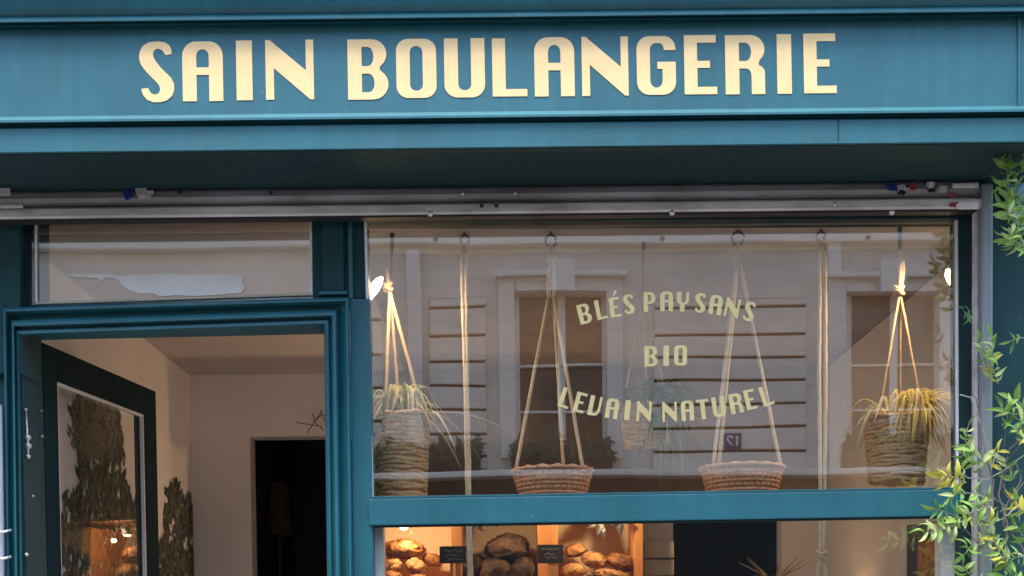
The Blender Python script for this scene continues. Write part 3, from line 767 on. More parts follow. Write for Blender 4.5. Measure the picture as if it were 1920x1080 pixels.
# 2, 6 straight double ropes
t = thing('hanging_rope', W(880,1300,YH), 'doubled pale rope hanging straight down left of the first willow tray', 'rope', 'rope hangers in the shop window')
hook(t, 871, 440, 456)
rope(t, [(871,456),(866,478),(867,540),(872,700),(876,930),(879,1080),(880,1300)], .0060, 'rope_pale')
rope(t, [(871,456),(874,478),(874,540),(876,700),(881,930),(884,1080),(886,1300)], .0060, 'rope_pale')
t = thing('hanging_rope', W(1541,1300,YH), 'doubled pale rope with a low knot hanging right of the second willow tray', 'rope', 'rope hangers in the shop window')
hook(t, 1540, 434, 450)
rope(t, [(1540,450),(1537,470),(1536,700),(1538,930),(1538,1036),(1533,1090),(1526,1300)], .0062, 'rope_pale')
rope(t, [(1540,450),(1547,470),(1548,700),(1546,930),(1544,1036),(1550,1090),(1560,1300)], .0062, 'rope_pale')
knot(t, 1541, 1040, .014, m_='rope_pale')
# 3, 5 willow trays
t = thing('hanging_tray', W(1036,928,YH), 'shallow round willow tray on three ropes, hanging left of the gold lettering', 'basket', 'rope hangers in the shop window')
hook(t, 1033, 440, 460)
rope(t, [(1033,458),(1030,480),(1028,530),(1030,560)], .0065, 'rope_pale'); rope(t, [(1033,458),(1037,480),(1040,530),(1038,560)], .0065, 'rope_pale')
c, r, H = tray(t, 1036, 884, 931, 150, YH, 2)
rope(t, [(1029,556),(966,886)], .0056, 'rope_pale', Ys=[YH,YH-.03])
rope(t, [(1038,556),(1057,884)], .0056, 'rope_pale', Ys=[YH,YH+.11])
rope(t, [(1038,556),(1094,884)], .0056, 'rope_pale', Ys=[YH,YH-.08])
t = thing('hanging_tray', W(1392,922,YH), 'shallow round willow tray on three ropes, hanging behind the end of the gold lettering', 'basket', 'rope hangers in the shop window')
hook(t, 1384, 434, 456)
rope(t, [(1384,456),(1382,470),(1382,492)], .006, 'rope_pale')
c, r, H = tray(t, 1391, 879, 926, 154, YH, 4)
rope(t, [(1382,490),(1337,876)], .0056, 'rope_pale', Ys=[YH,YH-.05])
rope(t, [(1383,490),(1348,878)], .0056, 'rope_pale', Ys=[YH,YH+.10])
rope(t, [(1386,488),(1466,884)], .0056, 'rope_pale', Ys=[YH,YH-.01])
# 4 fern further inside
YF = .62
t = thing('hanging_planter', W(1215,840,YF), 'dim hanging basket with a dark green fern deep behind the gold lettering', 'planter', 'rope hangers in the shop window')
hook(t, 1207, 428, 470, kind='strap', Y=.40)
rope(t, [(1207,468),(1206,500),(1206,540)], .003, 'strap', Ys=[.40,.5,YF])
c, rt, H = coil_basket(t, 1212, 762, 838, 98, 80, YF, 13, seed=8)
for dx in (-44, 0, 40): rope(t, [(1206,540),(1212+dx,765)], .0032, 'rope', Y=YF)
blades(t, c+Vector((.02,0,H)), .18, 60, ['fern','fern','leafgreen'], 9, up=.11, drop=.08, bias=(.1,-.1), wid=.009)
blades(t, c+Vector((.04,-.05,H*.8)), .12, 26, ['fern','leafgreen'], 12, up=.03, drop=.24, bias=(.5,-.3), wid=.008)
# 7 golden spider plant right
t = thing('hanging_planter', W(1682,908,YH), 'round woven basket of golden spider plant hanging at the right end of the window', 'planter', 'rope hangers in the shop window')
hook(t, 1687, 414, 470, kind='strap')
rope(t, [(1687,468),(1688,490),(1690,505)], .005)
rope(t, [(1690,488),(1688,505),(1687,540)], .0075); rope(t, [(1692,488),(1694,505),(1689,540)], .006); knot(t, 1685, 545, .014)
c, rt, H = coil_basket(t, 1681, 782, 906, 118, 98, YH, 18, seed=6)
for dx, dy in ((-36,-.06),(4,.06),(46,-.02)):
    rope(t, [(1687,548),(1684+dx,776)], .0042, 'rope', Ys=[YH,YH+dy])
blades(t, c+Vector((.03,-.02,H)), .17, 190, ['leafgold','leafgold','leafgold','leafpale'], 21, up=.11, drop=.11, bias=(.40,-.25), wid=.0044)
blades(t, c+Vector((-.03,-.02,H)), .15, 9, ['leafpale','leafgold'], 22, up=.11, drop=.13, bias=(-.7,-.2), wid=.0055)

# ------------------------------------------------------------------ mural on the left wall
mural = thing('tree_mural', (XL+.01, 1.2, .02), 'wall mural of tall dark trees on the left wall inside the door', 'mural')
def painted(name, shape, n, seed, mats, x_off, size=(5,11)):
    """flat print: ragged leaf shaped dabs filling a measured outline"""
    rnd = random.Random(seed)
    def inside(x, y):
        for cx, cy, rx, ry in shape:
            if ((x-cx)/rx)**2 + ((y-cy)/ry)**2 < 1 + .75*mnoise.noise(Vector((x*.055, y*.035, seed%3))) + .35*mnoise.noise(Vector((x*.16, y*.10, 4))): return True
        return False
    xs0 = min(s[0]-s[2]*1.3 for s in shape); xs1 = max(s[0]+s[2]*1.3 for s in shape)
    ys0 = min(s[1]-s[3] for s in shape); ys1 = max(s[1]+s[3] for s in shape)
    mb = MB(); k = 0; tries = 0
    while k < n and tries < n*12:
        tries += 1
        x, y = rnd.uniform(xs0,xs1), rnd.uniform(ys0,ys1)
        if not inside(x, y): continue
        k += 1
        a = rnd.gauss(1.5, .5); l = rnd.uniform(*size); b = l*rnd.uniform(.28,.5)
        q = []
        for u, v in ((-1,0),(-.2,-.8),(.5,-.7),(1,0),(.3,.75),(-.5,.6)):
            q.append((x + .5*(u*l*math.cos(a) - v*b*math.sin(a)), y + u*l*math.sin(a) + v*b*math.cos(a)))
        vs = [WX(px_, py_, XL + x_off + k*1e-7) for px_, py_ in q]
        mb.add(vs, [tuple(range(6))])
    o = mb.build(name, M[mats], mural)
    return tag(o, kind='stuff')
A = [(182,800,46,78),(185,875,44,70),(190,960,66,70),(195,1080,88,120),(140,1040,34,110),(250,1040,40,110),(180,745,34,24)]
painted('painted_tree', A, 900, 1, 'mural3', .0030, (9,20))
painted('painted_tree', A, 900, 2, 'mural1', .0036, (6,14))
painted('painted_tree', [(182,795,44,66)], 420, 3, 'mural2', .0042, (5,11))  # lighter dabs paint in the door glass reflection over the upper tree
painted('painted_tree', A, 260, 31, 'mural2', .0045, (5,11))
B = [(330,985,22,82),(356,1000,20,72),(340,1080,48,100)]
painted('painted_tree', B, 420, 4, 'mural3', .0030, (8,18))
painted('painted_tree', B, 420, 5, 'mural1', .0036, (5,12))
painted('painted_tree', B, 90, 51, 'mural2', .0042, (4,9))
# lamp seen in the dark doorway, twig on the wall
t = thing('floor_lamp', W(520,1400,3.1), 'unlit lamp with a dark square shade standing in the black doorway', 'lamp')
a = W(522,905,3.1); b = W(522,1004,3.1)
MB().lathe([(.052,a.z-b.z),(.075,0),(.072,0),(.049,a.z-b.z)], (a.x, 3.1, b.z), 28).build('lamp_shade', M['shade'], t, smooth=True)
MB().tube([(a.x,3.1,b.z+.03),(a.x,3.1,.03)], .008, 8).build('pole', M['wood_d'], t, smooth=True)
MB().lathe([(0,.045),(.02,.04),(.10,.02),(.11,.0),(0,.0)], (a.x,3.1,.013), 24).build('foot', M['wood_d'], t, smooth=True)
tw = MB()
for pts in ([(556,792),(580,796),(604,800)],[(575,812),(590,790),(606,768)],[(585,775),(592,794),(606,806)],[(590,790),(600,780),(614,776)],[(600,770),(606,782),(612,796)]):
    tw.tube([W(x,y,YR-.03-.01*i) for i,(x,y) in enumerate(pts)], .0022, 6)
tag(tw.build('twig_decoration', M['twig'], smooth=True), 'thin dark twigs fixed to the rear wall above the black doorway', 'twigs')

# ------------------------------------------------------------------ bread shelf, seen below the mullion
YS = 2.40; YSF = 2.05
shelf = thing('bread_shelf', Vector(((W(720,1080,YS).x+W(1205,1080,YS).x)/2, YS, .012)), 'warm lit pine bread shelf on the rear wall behind the lower window', 'shelf')
sx0, sx1 = W(690,1040,YS).x, W(1204,1040,YS).x
zt = W(950, 960, YSF).z
shz = W(950, 1092, YSF).z
MB().box((sx0, YS+.005, .02), (sx1, YS+.025, zt)).build('back_panel', M['cream'], shelf)
for x0, x1 in ((846,866),(1008,1046),(1189,1206),(690,700)):
    X0, X1 = W(x0,1040,YSF+.06).x, W(x1,1040,YSF+.06).x
    MB().box((X0, YSF+.06, .02), (X1, YS+.004, zt-.02)).build('upright', M['wood'], shelf, bevel=.002)
MB().box((sx0, YSF, zt), (sx1, YS+.004, zt+.022)).build('top_board', M['wood_d'], shelf, bevel=.002)
MB().box((sx0, YSF, shz-.022), (sx1, YS+.004, shz)).build('shelf_board', M['wood'], shelf, bevel=.002)
MB().box((sx0, YSF, shz-.45), (sx1, YS+.004, shz-.428)).build('shelf_board', M['wood'], shelf, bevel=.002)
def loaf(label, cx, cy, w_, h_, Y, m_, seed, rz=0.0, flat=1.0, depth=None):
    """boule: flattened, uneven, with raised cuts"""
    rnd = random.Random(seed)
    c = W(cx, cy, Y); s = (W(cx+50,cy,Y)-W(cx-50,cy,Y)).length/100
    rx, rz_ = w_*s/2, h_*s/2; ry = (depth or min(rx, .10))
    N, K = 44, 24; vs = []; ph = [rnd.uniform(0,6) for _ in range(6)]; so = Vector((seed*3.1, seed*1.7, 0))
    for j in range(K+1):
        v = -math.pi/2 + math.pi*j/K
        for k in range(N):
            u = 2*math.pi*k/N
            x, y, z = math.cos(v)*math.cos(u), math.cos(v)*math.sin(u), math.sin(v)
            z = z if z > 0 else z*.75
            d_ = Vector((x, y, z))
            f = 1 + .16*mnoise.noise(d_*1.6+so) + .09*mnoise.noise(d_*4+so) + .05*mnoise.noise(d_*10+so)
            q = (x*math.cos(ph[0]) - y*math.sin(ph[0]) + .35*z)*1.9 + .3*mnoise.noise(d_*3+so)
            cut = abs(((q + ph[2]) % 1.0) - .5)          # cuts across the top that split open
            if y < .6 and cut < .13: f -= .12*(1-cut/.13)
            elif y < .6 and cut < .22: f += .05
            vs.append((x*rx*f, y*ry*f, z*rz_*f))
    cr, sr = math.cos(rz), math.sin(rz)
    vs = [c + Vector((x*cr - z*sr, y, x*sr + z*cr)) for x, y, z in vs]
    fs = [(j*N+k, j*N+(k+1)%N, (j+1)*N+(k+1)%N, (j+1)*N+k) for j in range(K) for k in range(N)]
    o = MB().add(vs, fs).build('bread_loaf', M[m_], smooth=True)
    return tag(o, label, 'bread', 'loaves on the bread shelf')
YL = 2.2
loaf('round golden loaf topping the pile at the left end of the bread shelf', 757, 1032, 76, 42, YL, 'crust', 1)
loaf('small torn roll below the golden round loaf, at its left', 738, 1062, 40, 34, YL-.04, 'crust_l', 2, .5)
loaf('small roll below the golden round loaf, at its right', 779, 1064, 40, 32, YL-.05, 'crust_l', 3, -.4)
loaf('roll standing between the golden pile and the first black price board', 812, 1050, 24, 42, YL+.02, 'crust', 4, 1.2)
loaf('large roll at the lower left corner of the bread shelf', 732, 1090, 52, 38, YL-.07, 'crust', 5, .2)
loaf('large roll under the right of the golden pile', 790, 1094, 58, 36, YL-.07, 'crust', 6, -.3)
loaf('big dark baked loaf upright in the middle of the bread shelf', 953, 1032, 84, 62, YL, 'crust_d', 7)
loaf('dark mottled loaf under the left of the big dark loaf', 930, 1076, 60, 60, YL-.05, 'crust_d', 8, .3)
loaf('dark mottled loaf under the right of the big dark loaf', 978, 1078, 54, 64, YL-.05, 'crust_d', 9, -.4)
loaf('dark small loaf beside the first price board', 898, 1062, 36, 54, YL+.02, 'crust_d', 10, .8)
loaf('pale floury loaf highest on the right of the bread shelf', 1078, 1034, 46, 28, YL+.02, 'crust_l', 11, .2)
loaf('split floury loaf in the middle of the right pile', 1114, 1052, 50, 34, YL-.03, 'crust_l', 12, -.2)
loaf('brown glossy loaf at the right end of the bread shelf', 1164, 1056, 58, 36, YL-.02, 'crust', 13, -.35)
loaf('small loaf low on the right pile beside the second price board', 1076, 1072, 48, 32, YL-.05, 'crust_l', 14, .1)
loaf('long pale loaf low at the right end of the bread shelf', 1150, 1082, 76, 26, YL-.06, 'crust_l', 15, -.25)
loaf('dark loaf half hidden at the foot of the right pile', 1105, 1092, 56, 28, YL-.03, 'crust_d', 16, 0)
rnd_s = random.Random(4)
for lab, x0, y0, x1, y1 in (('black price board left of the big dark loaf', 824,1024,876,1056), ('black price board right of the big dark loaf', 1008,1021,1057,1056)):
    t = thing('price_board', W((x0+x1)/2, y1, 2.02), lab, 'sign', 'price boards on the bread shelf')
    abox('board', x0,y0,x1,y1,2.015,2.03,M['slate'],t,bevel=.002)
    for i in range(3):                     # chalk scrawl, too far away to read
        y = y0 + 9 + i*8; xa, xb = x0+8+3*i, x1-9-4*((i*2)%3); n = int((xb-xa)/1.6)
        MB().tube([W(xa+(xb-xa)*k/n, y+rnd_s.uniform(-2.6,2.6), 2.0135) for k in range(n+1)], .0011, 5).build('chalk_scrawl', M['chalk'], t)
    MB().box((W(x0+20,y1,2.03).x, 2.018, shz), (W(x0+26,y1,2.03).x, 2.028, W(x0,y1,2.03).z)).build('stand', M['wood'], t)
    MB().box((W(x1-22,y1,2.03).x, 2.018, shz), (W(x1-12,y1,2.03).x, 2.028, W(x0,y1,2.03).z)).build('stand', M['wood'], t)
# dark sprigs hanging from the shelf top
def sprig(label, items, seed):
    rnd = random.Random(seed)
    t = thing('dried_sprig', W(items[0][0], 960, 2.08), label, 'plant', 'dark sprigs hanging from the bread shelf')
    stem = MB(); x0 = items[0][0]
    stem.tube([W(x0-10,958,2.08), W(x0+8,974,2.08), W(x0+30,972,2.08)], .004, 6); stem.build('stem', M['black'], t)
    for x, y, l, a in items:
        p = W(x,y,2.07); q = Vector((math.sin(R(a)), 0, -math.cos(R(a)))); n_ = Vector((q.z, .5, -q.x)); n_.normalize()
        L_ = l*.0025; w_ = L_*.26
        vs = [p - q*L_*.5, p - q*L_*.1 + n_*w_, p + q*L_*.5, p - q*L_*.1 - n_*w_, p + Vector((0,-.008,0))]
        MB().add(vs, [(0,1,4),(1,2,4),(2,3,4),(3,0,4)]).build('leaf', M['black'], t)
sprig('dark leaf sprig drooping at the right of the bread shelf top', [(1110,984,26,-60),(1124,990,34,-20),(1130,998,30,10),(1128,990,30,40),(1163,990,32,6),(1150,982,24,70)], 1)
sprig('small dark leaf sprig at the bread shelf top beside the pale rope', [(897,984,24,-10),(903,991,20,40),(920,982,18,60),(935,983,16,-40)], 2)
# spotlight at the shelf top
t = thing('shelf_spotlight', W(757,984,2.1), 'small lit spotlight at the left top of the bread shelf', 'lamp')
p = W(757, 990, 2.1)
MB().lathe([(.018,.05),(.024,.045),(.026,.004),(.022,.0)], p, 20).build('housing', M['bolt'], t, smooth=True)
MB().lathe([(0,-.010),(.012,-.008),(.020,.003),(0,.004)], p, 20).build('bulb', M['bulb_s'], t, smooth=True)
lamp_light('spot_light', p + Vector((.04,-.05,-.03)), 1.5, (1.0,.64,.34), .008, t)
for x in (955, 1120):
    t2 = thing('shelf_spotlight', W(x,964,2.0), 'shelf spotlight hidden above the %s, behind the mullion' % ('big dark loaf' if x == 955 else 'right pile of bread'), 'lamp')
    p = W(x, 968, 2.02)
    MB().lathe([(.018,.05),(.024,.045),(.026,.004),(.022,.0)], p, 20).build('housing', M['bolt'], t2, smooth=True)
    MB().lathe([(0,-.010),(.012,-.008),(.020,.003),(0,.004)], p, 20).build('bulb', M['bulb_s'], t2, smooth=True)
    lamp_light('spot_light', p + Vector((0,-.05,-.03)), 0.5 if x == 955 else 1.5, (1.0,.64,.34), .008, t2)

# slatted crate beside the shelf, dried grass, picture, table lamp
t = thing('plank_crate', W(1236,1200,2.2), 'weathered beige plank crate standing right of the bread shelf', 'crate')
for i in range(6):
    y = 1016 + i*33
    abox('plank', 1208, y, 1264, y+30, 2.2+.004*(i%2), 2.24, M['plank'], t, bevel=.002)
abox('crate_back', 1209, 1017, 1263, 1225, 2.245, 2.40, M['wood_d'], t)
t = thing('dried_grass_bunch', W(1440,1200,2.3), 'bunch of dried grass in front of the black doorway on the right', 'plant')
rnd = random.Random(5)
for i in range(26):
    a = rnd.uniform(-1.0,1.0); l = rnd.uniform(60,125)
    x, y = 1452, 1150
    pts = [W(x,y,2.3), W(x+l*.5*math.sin(a*.6), y-l*.6, 2.3), W(x+l*math.sin(a), y-l*math.cos(a)*.95, 2.28)]
    MB().tube(pts, [.004,.0045,.001], 5).build('stalk', M['dried'] if i%3 else M['leafpale'], t)
t = thing('framed_picture', WX(1730,1160,XR-.01), 'small orange print in a dark frame on the right wall behind the vine', 'picture')
def on_r(x, y, o): return WX(x, y, XR-o)
def rpanel(name, pts, o0, o1, m_, par):
    f = [on_r(x,y,o0) for x,y in pts]; b = [Vector((XR-o1, p.y, p.z)) for p in f]
    return MB().add(f+b, [(0,1,2,3),(7,6,5,4),(0,4,5,1),(1,5,6,2),(2,6,7,3),(3,7,4,0)]).build(name, m_, par, bevel=.002)
rpanel('frame', [(1700,985),(1772,975),(1772,1150),(1700,1140)], .03, .002, M['navy'], t)
rpanel('print', [(1720,1012),(1756,1006),(1756,1128),(1720,1122)], .034, .0305, M['art'], t)
t = thing('table_lamp', W(1610,1300,1.5), 'lit lamp glowing low against the right wall below the picture edge', 'lamp')
p = W(1615, 1190, 1.75)
MB().lathe([(.05,.10),(.085,-.03),(.082,-.03),(.048,.10)], p, 28).build('lamp_shade', M['cream'], t, smooth=True)
MB().lathe([(0,-.02),(.022,0),(.02,.04),(0,.06)], p, 16).build('bulb', M['bulb_s'], t, smooth=True)
MB().tube([p+Vector((0,0,-.02)), Vector((p.x,p.y,.02))], .012, 10).build('stem', M['wood_d'], t, smooth=True)
lamp_light('table_light', p + Vector((0,0,.05)), 2.2, (1.0,.58,.25), .02, t)

# ------------------------------------------------------------------ climbing vine on the right
leaf_me = {}
def leaf_mesh(key, m_, seed, curl=1.0, wide=1.0):
    N = 6; vs = []; 
    for k in range(N+1):
        s_ = k/N; w_ = wide*.17*math.sin(math.pi*min(1, s_*.92+.06))**.9*(1-.35*s_)
        z = curl*(.22*math.sin(s_*2.2) - .30*s_*s_)
        sx_ = .10*curl*s_*s_
        vs += [(sx_-w_, s_, z+.45*w_), (sx_, s_, z), (sx_+w_, s_, z+.45*w_)]
    fs = []
    for k in range(N): fs += [(3*k,3*k+1,3*k+4,3*k+3),(3*k+1,3*k+2,3*k+5,3*k+4)]
    me = bpy.data.meshes.new('leaf'); me.from_pydata(vs, [], fs); me.materials.append(m_)
    for p in me.polygons: p.use_smooth = True
    leaf_me.setdefault(key, []).append(me)
for i, k in enumerate(('vine_g','vine_d','vine_y','vine_p')): [leaf_mesh(k, M[k], i, c_, w_) for c_, w_ in ((1,1),(1.9,.8),(.3,1.25),(-1.2,.9))]
vine = thing('climbing_vine', W(1890, GB, -.12), 'climbing vine with pointed green and yellow leaves over the grey shutter rail', 'vine')
rnd = random.Random(11)
def put_leaf(px_, py_, Y, l, ang, key):
    o = bpy.data.objects.new('leaf', rnd.choice(leaf_me[key])); col.objects.link(o)
    s = 1.0*l*(Y-CAM.y)/F
    # blade lies in the picture plane roughly, turned at random
    rot = Matrix.Rotation(R(ang), 4, 'Y') @ Matrix.Rotation(R(90), 4, 'X') @ Matrix.Rotation(R(rnd.uniform(-55,55)), 4, 'Y') @ Matrix.Rotation(R(rnd.uniform(-35,35)), 4, 'X')
    o.parent = vine; o.matrix_parent_inverse = Matrix.Translation(-Vector(vine.location))
    o.matrix_basis = Matrix.Translation(W(px_, py_, Y)) @ rot @ Matrix.Scale(s, 4)
def shoot(pts, Y, n, l, keys, spread=65, r=.0022, m_='twig_p', tip=True):
    P = []
    for i in range(len(pts)-1):
        for k in range(6):
            f = k/6
            P.append((pts[i][0]*(1-f)+pts[i+1][0]*f + rnd.uniform(-1,1), pts[i][1]*(1-f)+pts[i+1][1]*f + rnd.uniform(-1,1)))
    P.append(pts[-1])
    MB().tube([W(x,y,Y) for x,y in P], [r*(1-.6*i/len(P)) for i in range(len(P))], 6).build('stem', M[m_], vine, smooth=True)
    n = int(n*1.6+.5)
    for i in range(n):
        j = min(len(P)-2, int((i+.5)/n*(len(P)-1)))
        x, y = P[j]; dx, dy = P[j+1][0]-x, P[j+1][1]-y
        a = math.degrees(math.atan2(dx, -dy))
        for sgn in (-1, 1):
            put_leaf(x+rnd.uniform(-2,2), y+rnd.uniform(-2,2), Y-rnd.uniform(.0,.03), l*rnd.uniform(.5,1.3), a + sgn*rnd.uniform(spread*.6, spread*1.3), rnd.choice(keys))
    if tip and n: put_leaf(pts[-1][0], pts[-1][1], Y, l*1.1, a, rnd.choice(keys))
G = ['vine_g','vine_g','vine_g','vine_d','vine_p']; GY = ['vine_y','vine_g','vine_y','vine_g','vine_p']; D = ['vine_d','vine_g']; GP = ['vine_p','vine_g','vine_p']
# upper strand
shoot([(1925,470),(1905,420),(1893,370),(1888,330),(1884,290)], -.22, 7, 27, G)
shoot([(1930,480),(1912,440),(1902,400),(1900,370)], -.25, 4, 26, G)
shoot([(1935,400),(1915,375),(1890,350),(1870,345)], -.20, 4, 22, D)
shoot([(1925,470),(1905,452),(1890,440)], -.24, 3, 24, G)
shoot([(1940,300),(1915,310),(1895,300),(1880,285)], -.23, 4, 26, G)
shoot([(1940,430),(1915,425),(1895,410),(1880,385)], -.24, 5, 26, G)
shoot([(1940,350),(1915,345),(1900,330)], -.24, 3, 24, G)
shoot([(1945,455),(1920,450),(1900,460),(1888,450)], -.22, 4, 27, G)
shoot([(1940,395),(1912,392),(1892,380)], -.2, 4, 26, G)
# twigs lower
for pts, r_, m_ in (([(1876,1200),(1866,1050),(1860,960),(1862,900),(1850,860),(1838,790),(1828,740)], .004, 'twig'),
                    ([(1892,1200),(1884,1040),(1888,980),(1872,930),(1880,885),(1905,870),(1915,900),(1895,935),(1880,910)], .0035, 'twig'),
                    ([(1935,1060),(1905,1010),(1880,985),(1890,940),(1925,900)], .003, 'twig'),
                    ([(1790,878),(1815,895),(1850,900),(1885,880),(1925,850)], .0028, 'twig_p'),
                    ([(1930,780),(1905,830),(1885,850),(1865,845)], .0025, 'twig'),
                    ([(1800,740),(1820,745),(1832,775),(1858,850)], .0022, 'twig_p'),
                    ([(1925,935),(1890,965),(1860,985)], .0025, 'twig_p'),
                    ([(1850,700),(1838,660),(1845,610)], .0018, 'twig_p')):
    shoot(pts, -.11, 0, 10, G, r=r_, m_=m_)
for k in range(9):
    x = rnd.uniform(1835, 1915); y = rnd.uniform(850, 1080)
    shoot([(x,y),(x+rnd.uniform(-35,35),y-rnd.uniform(10,50)),(x+rnd.uniform(-60,60),y-rnd.uniform(40,110))], -.09, 0, 10, G, r=.0017, m_=rnd.choice(['twig','twig_p']))
shoot([(1812,605),(1822,594),(1808,584)], -.09, 2, 18, D)
shoot([(1852,690),(1840,660),(1838,640)], -.10, 3, 24, GP)
shoot([(1872,720),(1862,690),(1858,668)], -.10, 4, 24, GY)
shoot([(1850,680),(1862,655),(1856,630)], -.11, 2, 22, G)
shoot([(1935,640),(1912,632),(1895,640)], -.08, 2, 20, D)
shoot([(1930,800),(1900,780),(1880,765)], -.12, 5, 30, G)
shoot([(1930,770),(1908,752),(1895,748)], -.10, 3, 26, G)
shoot([(1930,830),(1912,815),(1900,800)], -.14, 3, 26, GY)
shoot([(1850,870),(1825,850),(1810,825),(1815,800)], -.12, 5, 27, ['vine_g','vine_p','vine_g'])
shoot([(1840,880),(1815,862),(1803,850)], -.10, 3, 22, G)
shoot([(1812,905),(1788,895),(1768,892)], -.13, 4, 30, ['vine_y','vine_y','vine_y','vine_p'])
shoot([(1858,880),(1866,858),(1872,845)], -.12, 2, 22, GY)
shoot([(1860,940),(1830,925),(1800,925),(1782,930)], -.12, 5, 27, G)
shoot([(1860,950),(1835,955),(1812,965),(1796,975)], -.14, 5, 30, GY)
shoot([(1820,970),(1790,985),(1760,995),(1735,1000)], -.13, 6, 26, GP)
shoot([(1800,975),(1775,960),(1755,955)], -.11, 3, 28, D)
shoot([(1880,1010),(1850,1020),(1822,1022),(1808,1040)], -.12, 5, 27, G)
shoot([(1890,1060),(1870,1030),(1862,1005)], -.13, 4, 28, GY)
shoot([(1930,1040),(1905,1045),(1885,1055)], -.12, 4, 28, G)
shoot([(1860,1120),(1840,1095),(1815,1075),(1805,1060)], -.12, 5, 27, G)
shoot([(1930,1100),(1900,1085),(1880,1080)], -.12, 4, 27, ['vine_g','vine_d'])
shoot([(1925,960),(1908,950),(1900,935)], -.13, 3, 26, GY)
shoot([(1930,1010),(1915,1000),(1905,985)], -.10, 3, 26, D)
shoot([(1850,1010),(1858,985),(1848,965)], -.10, 3, 24, G)
shoot([(1900,900),(1892,880),(1880,862)], -.10, 3, 24, G)

# ------------------------------------------------------------------ house across the street (mirrored in the panes)
opp = thing('opposite_house', (0, OPP_Y, 0), 'pale stucco house across the street, mirrored in the window', 'house')
def rbox(name, x0, y0, x1, y1, Yf, Yb, m_, par, bevel=0):
    """a piece whose mirror image fills that rectangle of the photograph"""
    cx, cy = (x0+x1)/2, (y0+y1)/2
    X0, X1 = REF(x0,cy,Yf).x, REF(x1,cy,Yf).x
    Z0, Z1 = REF(cx,y1,Yf).z, REF(cx,y0,Yf).z
    return MB().box((X0,Yb,Z0),(X1,Yf,Z1)).build(name, m_, par, bevel=bevel)
zl = REF(960, 888).z                      # ledge over the dark ground floor
# wall: masonry with window openings
def RXo(px): return REF(px, 700).x
def RZo(py): return REF(1100, py).z
wins = [(967,1140,546,862), (1588,1762,560,862), (2200,2370,546,862)]
wallm = MB()
xs = sorted(sum(([RXo(a), RXo(b)] for a, b, _, _ in wins), []))
cuts = [-12.0] + xs + [12.0]
wt, wb_ = RZo(550), RZo(862)
for i in range(0, len(cuts)-1):
    if i % 2 == 0: wallm.box((cuts[i], OPP_Y-.4, zl), (cuts[i+1], OPP_Y, 7.4))
    else:
        wallm.box((cuts[i], OPP_Y-.4, wt), (cuts[i+1], OPP_Y, 7.4)); wallm.box((cuts[i], OPP_Y-.4, zl), (cuts[i+1], OPP_Y, wb_))
wallm.build('wall', M['stucco'], opp)
MB().box((-12, OPP_Y-.6, 0), (12, OPP_Y-.05, zl-.02)).build('ground_floor_front', M['sooty'], opp)
MB().box((-12, OPP_Y-.6, zl-.07), (12, OPP_Y+.22, zl)).build('ledge', M['stone'], opp, bevel=.02)
MB().box((-12, OPP_Y-6, 7.4), (12, OPP_Y+.4, 7.7)).build('roof', M['roof'], opp)
for x0, x1, y0, y1 in wins:
    f = rbox('window', x0, 546, x1, 862, OPP_Y-.16, OPP_Y-.2, M['pane_d'], opp)
    w_ = (x1-x0)
    for a, b in ((x0, x0+9), (x1-9, x1), ((x0+x1)/2-7, (x0+x1)/2+7)):
        rbox('frame_stile', a, 546, b, 862, OPP_Y-.11, OPP_Y-.158, M['stone'], f)
    for y in (550, 683, 770):
        rbox('glazing_bar', x0+9.2, y-2, x1-9.2, y+2.5, OPP_Y-.105, OPP_Y-.157, M['stone'], f)
    # stone surround
    for a, b, c_, d_ in ((x0-30, 518, x0, 862), (x1, 518, x1+30, 862)):
        rbox('surround', a, b, c_, d_, OPP_Y+.07, OPP_Y-.12, M['stone'], f, .01)
    rbox('surround', x0+.2, 518, x1-.2, 546, OPP_Y+.07, OPP_Y-.12, M['stone'], f, .01)
    rbox('cornice', x0-38, 506, x1+38, 517.5, OPP_Y+.16, OPP_Y, M['stone'], f, .02)
    rbox('keystone', (x0+x1)/2-24, 485, (x0+x1)/2+26, 546, OPP_Y+.19, OPP_Y+.072, M['stone'], f, .01)
    rl = MB()
    X0, X1 = REF(x0,850,OPP_Y-.02).x, REF(x1,850,OPP_Y-.02).x
    za, zb = REF(1050,862,OPP_Y-.02).z, REF(1050,828,OPP_Y-.02).z
    for z in (za+.03, zb): rl.tube([(X0,OPP_Y-.03,z),(X1,OPP_Y-.03,z)], .016, 6)
    n = 9
    for i in range(n):
        x = X0 + (X1-X0)*(i+.5)/n; r_ = (X1-X0)/n*.46
        zc = (za+zb)/2
        rl.tube([(x+r_*math.cos(q*.5), OPP_Y-.03, zc+r_*1.1*math.sin(q*.5)) for q in range(14)], .014, 5)
    rl.build('railing', M['iron'], f)
# courses: boards of the rusticated wall, each proud of a dark joint
def courses(x0, x1, ys):
    for a, b in zip(ys[:-1], ys[1:]):
        rbox('stone_course', x0, a+2.6, x1, b-2.6, OPP_Y+.045, OPP_Y+.004, M['stucco'], opp, .012)
    rbox('joint_backing', x0+1, ys[0]+2, x1-1, ys[-1]-2, OPP_Y+.0035, OPP_Y+.0005, M['groove'], opp)
courses(803, 912, [555, 575, 628, 676, 722, 768, 815, 858, 884])
courses(1226, 1514, [558, 575, 627, 670, 713, 758, 802, 846, 884])
courses(560, 716, [548, 600, 664, 727, 790, 850, 884])
courses(1840, 2150, [558, 575, 627, 670, 713, 758, 802, 846, 884])
rbox('pilaster', 764, 470, 790, 885, OPP_Y+.09, OPP_Y+.001, M['stone'], opp, .015)
rbox('pilaster', 1556, 440, 1580, 885, OPP_Y+.09, OPP_Y+.001, M['stone'], opp, .015)
rbox('string_course', -900, 440, 3000, 456, OPP_Y+.14, OPP_Y+.001, M['stone'], opp, .02)
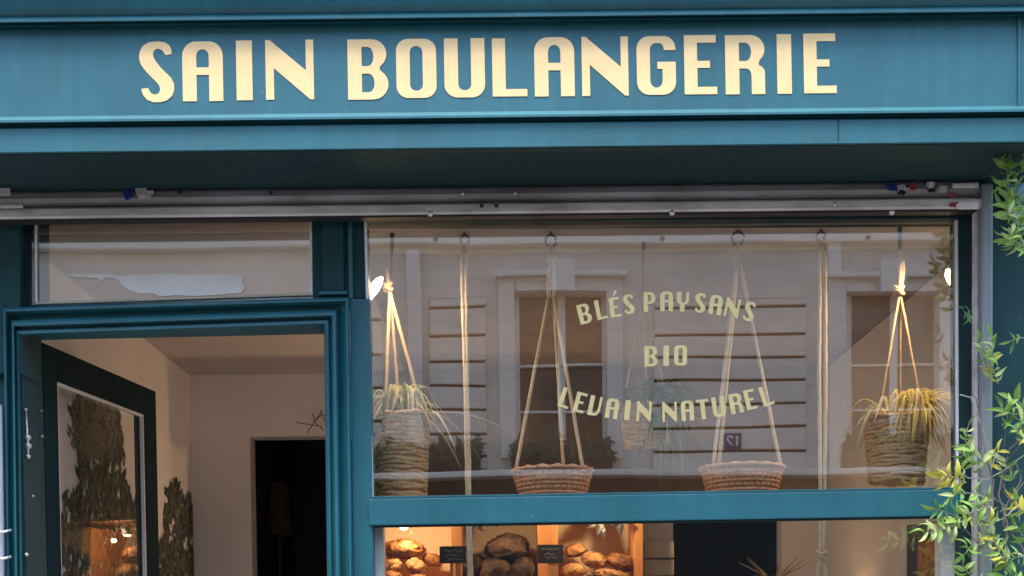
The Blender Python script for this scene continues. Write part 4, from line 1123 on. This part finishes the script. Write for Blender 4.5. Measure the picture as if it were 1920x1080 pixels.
pq = rbox('number_plate', 1356, 812, 1389, 843, OPP_Y+.062, OPP_Y+.046, M['plaque'], opp, .004)
def plate_char(ch, x0, x1):
    # readable from the street, therefore reversed in the window
    X0, X1 = REF(x0,827,OPP_Y+.064).x, REF(x1,827,OPP_Y+.064).x
    Z0, Z1 = REF(1370,837,OPP_Y+.064).z, REF(1370,818,OPP_Y+.064).z
    segs = {'1': [[(.5,0),(.5,1),(.2,.75)]], '2': [[(.05,.75),(.2,.97),(.75,.97),(.95,.72),(.05,.03),(.95,.03)]]}[ch]
    mb = MB()
    for sg in segs:
        mb.tube([Vector((X1 - u*(X1-X0), OPP_Y+.064, Z0+v*(Z1-Z0))) for u, v in sg], .011, 6)
    mb.build('numeral', M['white'], pq)
plate_char('2', 1360, 1372); plate_char('1', 1375, 1385)
# window boxes with dark plants on the ledge, reflected low in the pane
def ledge_plant(label, x0, x1, n, seed):
    rnd2 = random.Random(seed)
    t = thing('ledge_plant', REF((x0+x1)/2, 903, OPP_Y+.12), label, 'plant', 'plants on the ledge across the street')
    Xa, Xb = REF(x0,890,OPP_Y+.1).x, REF(x1,890,OPP_Y+.1).x
    MB().box((Xa,OPP_Y+.05,zl+.001),(Xb,OPP_Y+.2,zl+.13)).build('trough', M['sooty'], t, bevel=.01)
    for key in ('fern','mural3'):
        mb = MB()
        for i in range(n):
            c_ = Vector((rnd2.uniform(Xa,Xb), OPP_Y+.12+rnd2.uniform(-.08,.1), zl+.13+abs(rnd2.gauss(0,.09))))
            a = rnd2.uniform(0,6.28); l = rnd2.uniform(.04,.10)
            d_ = Vector((math.cos(a), rnd2.uniform(-.5,.5), math.sin(a)))*l; s_ = Vector((-d_.z, 0, d_.x))*.35
            mb.add([c_-d_, c_+s_, c_+d_, c_-s_], [(0,1,2,3)])
        tag(mb.build('foliage', M[key], t), kind='stuff')
ledge_plant('dark plants in a trough across the street, mirrored under the tall window', 960, 1150, 220, 3)
ledge_plant('dark plants in a trough across the street, mirrored beside the tall basket', 690, 900, 120, 4)
ledge_plant('dark bushy plants across the street, mirrored behind the golden spider plant', 1590, 1800, 420, 6)
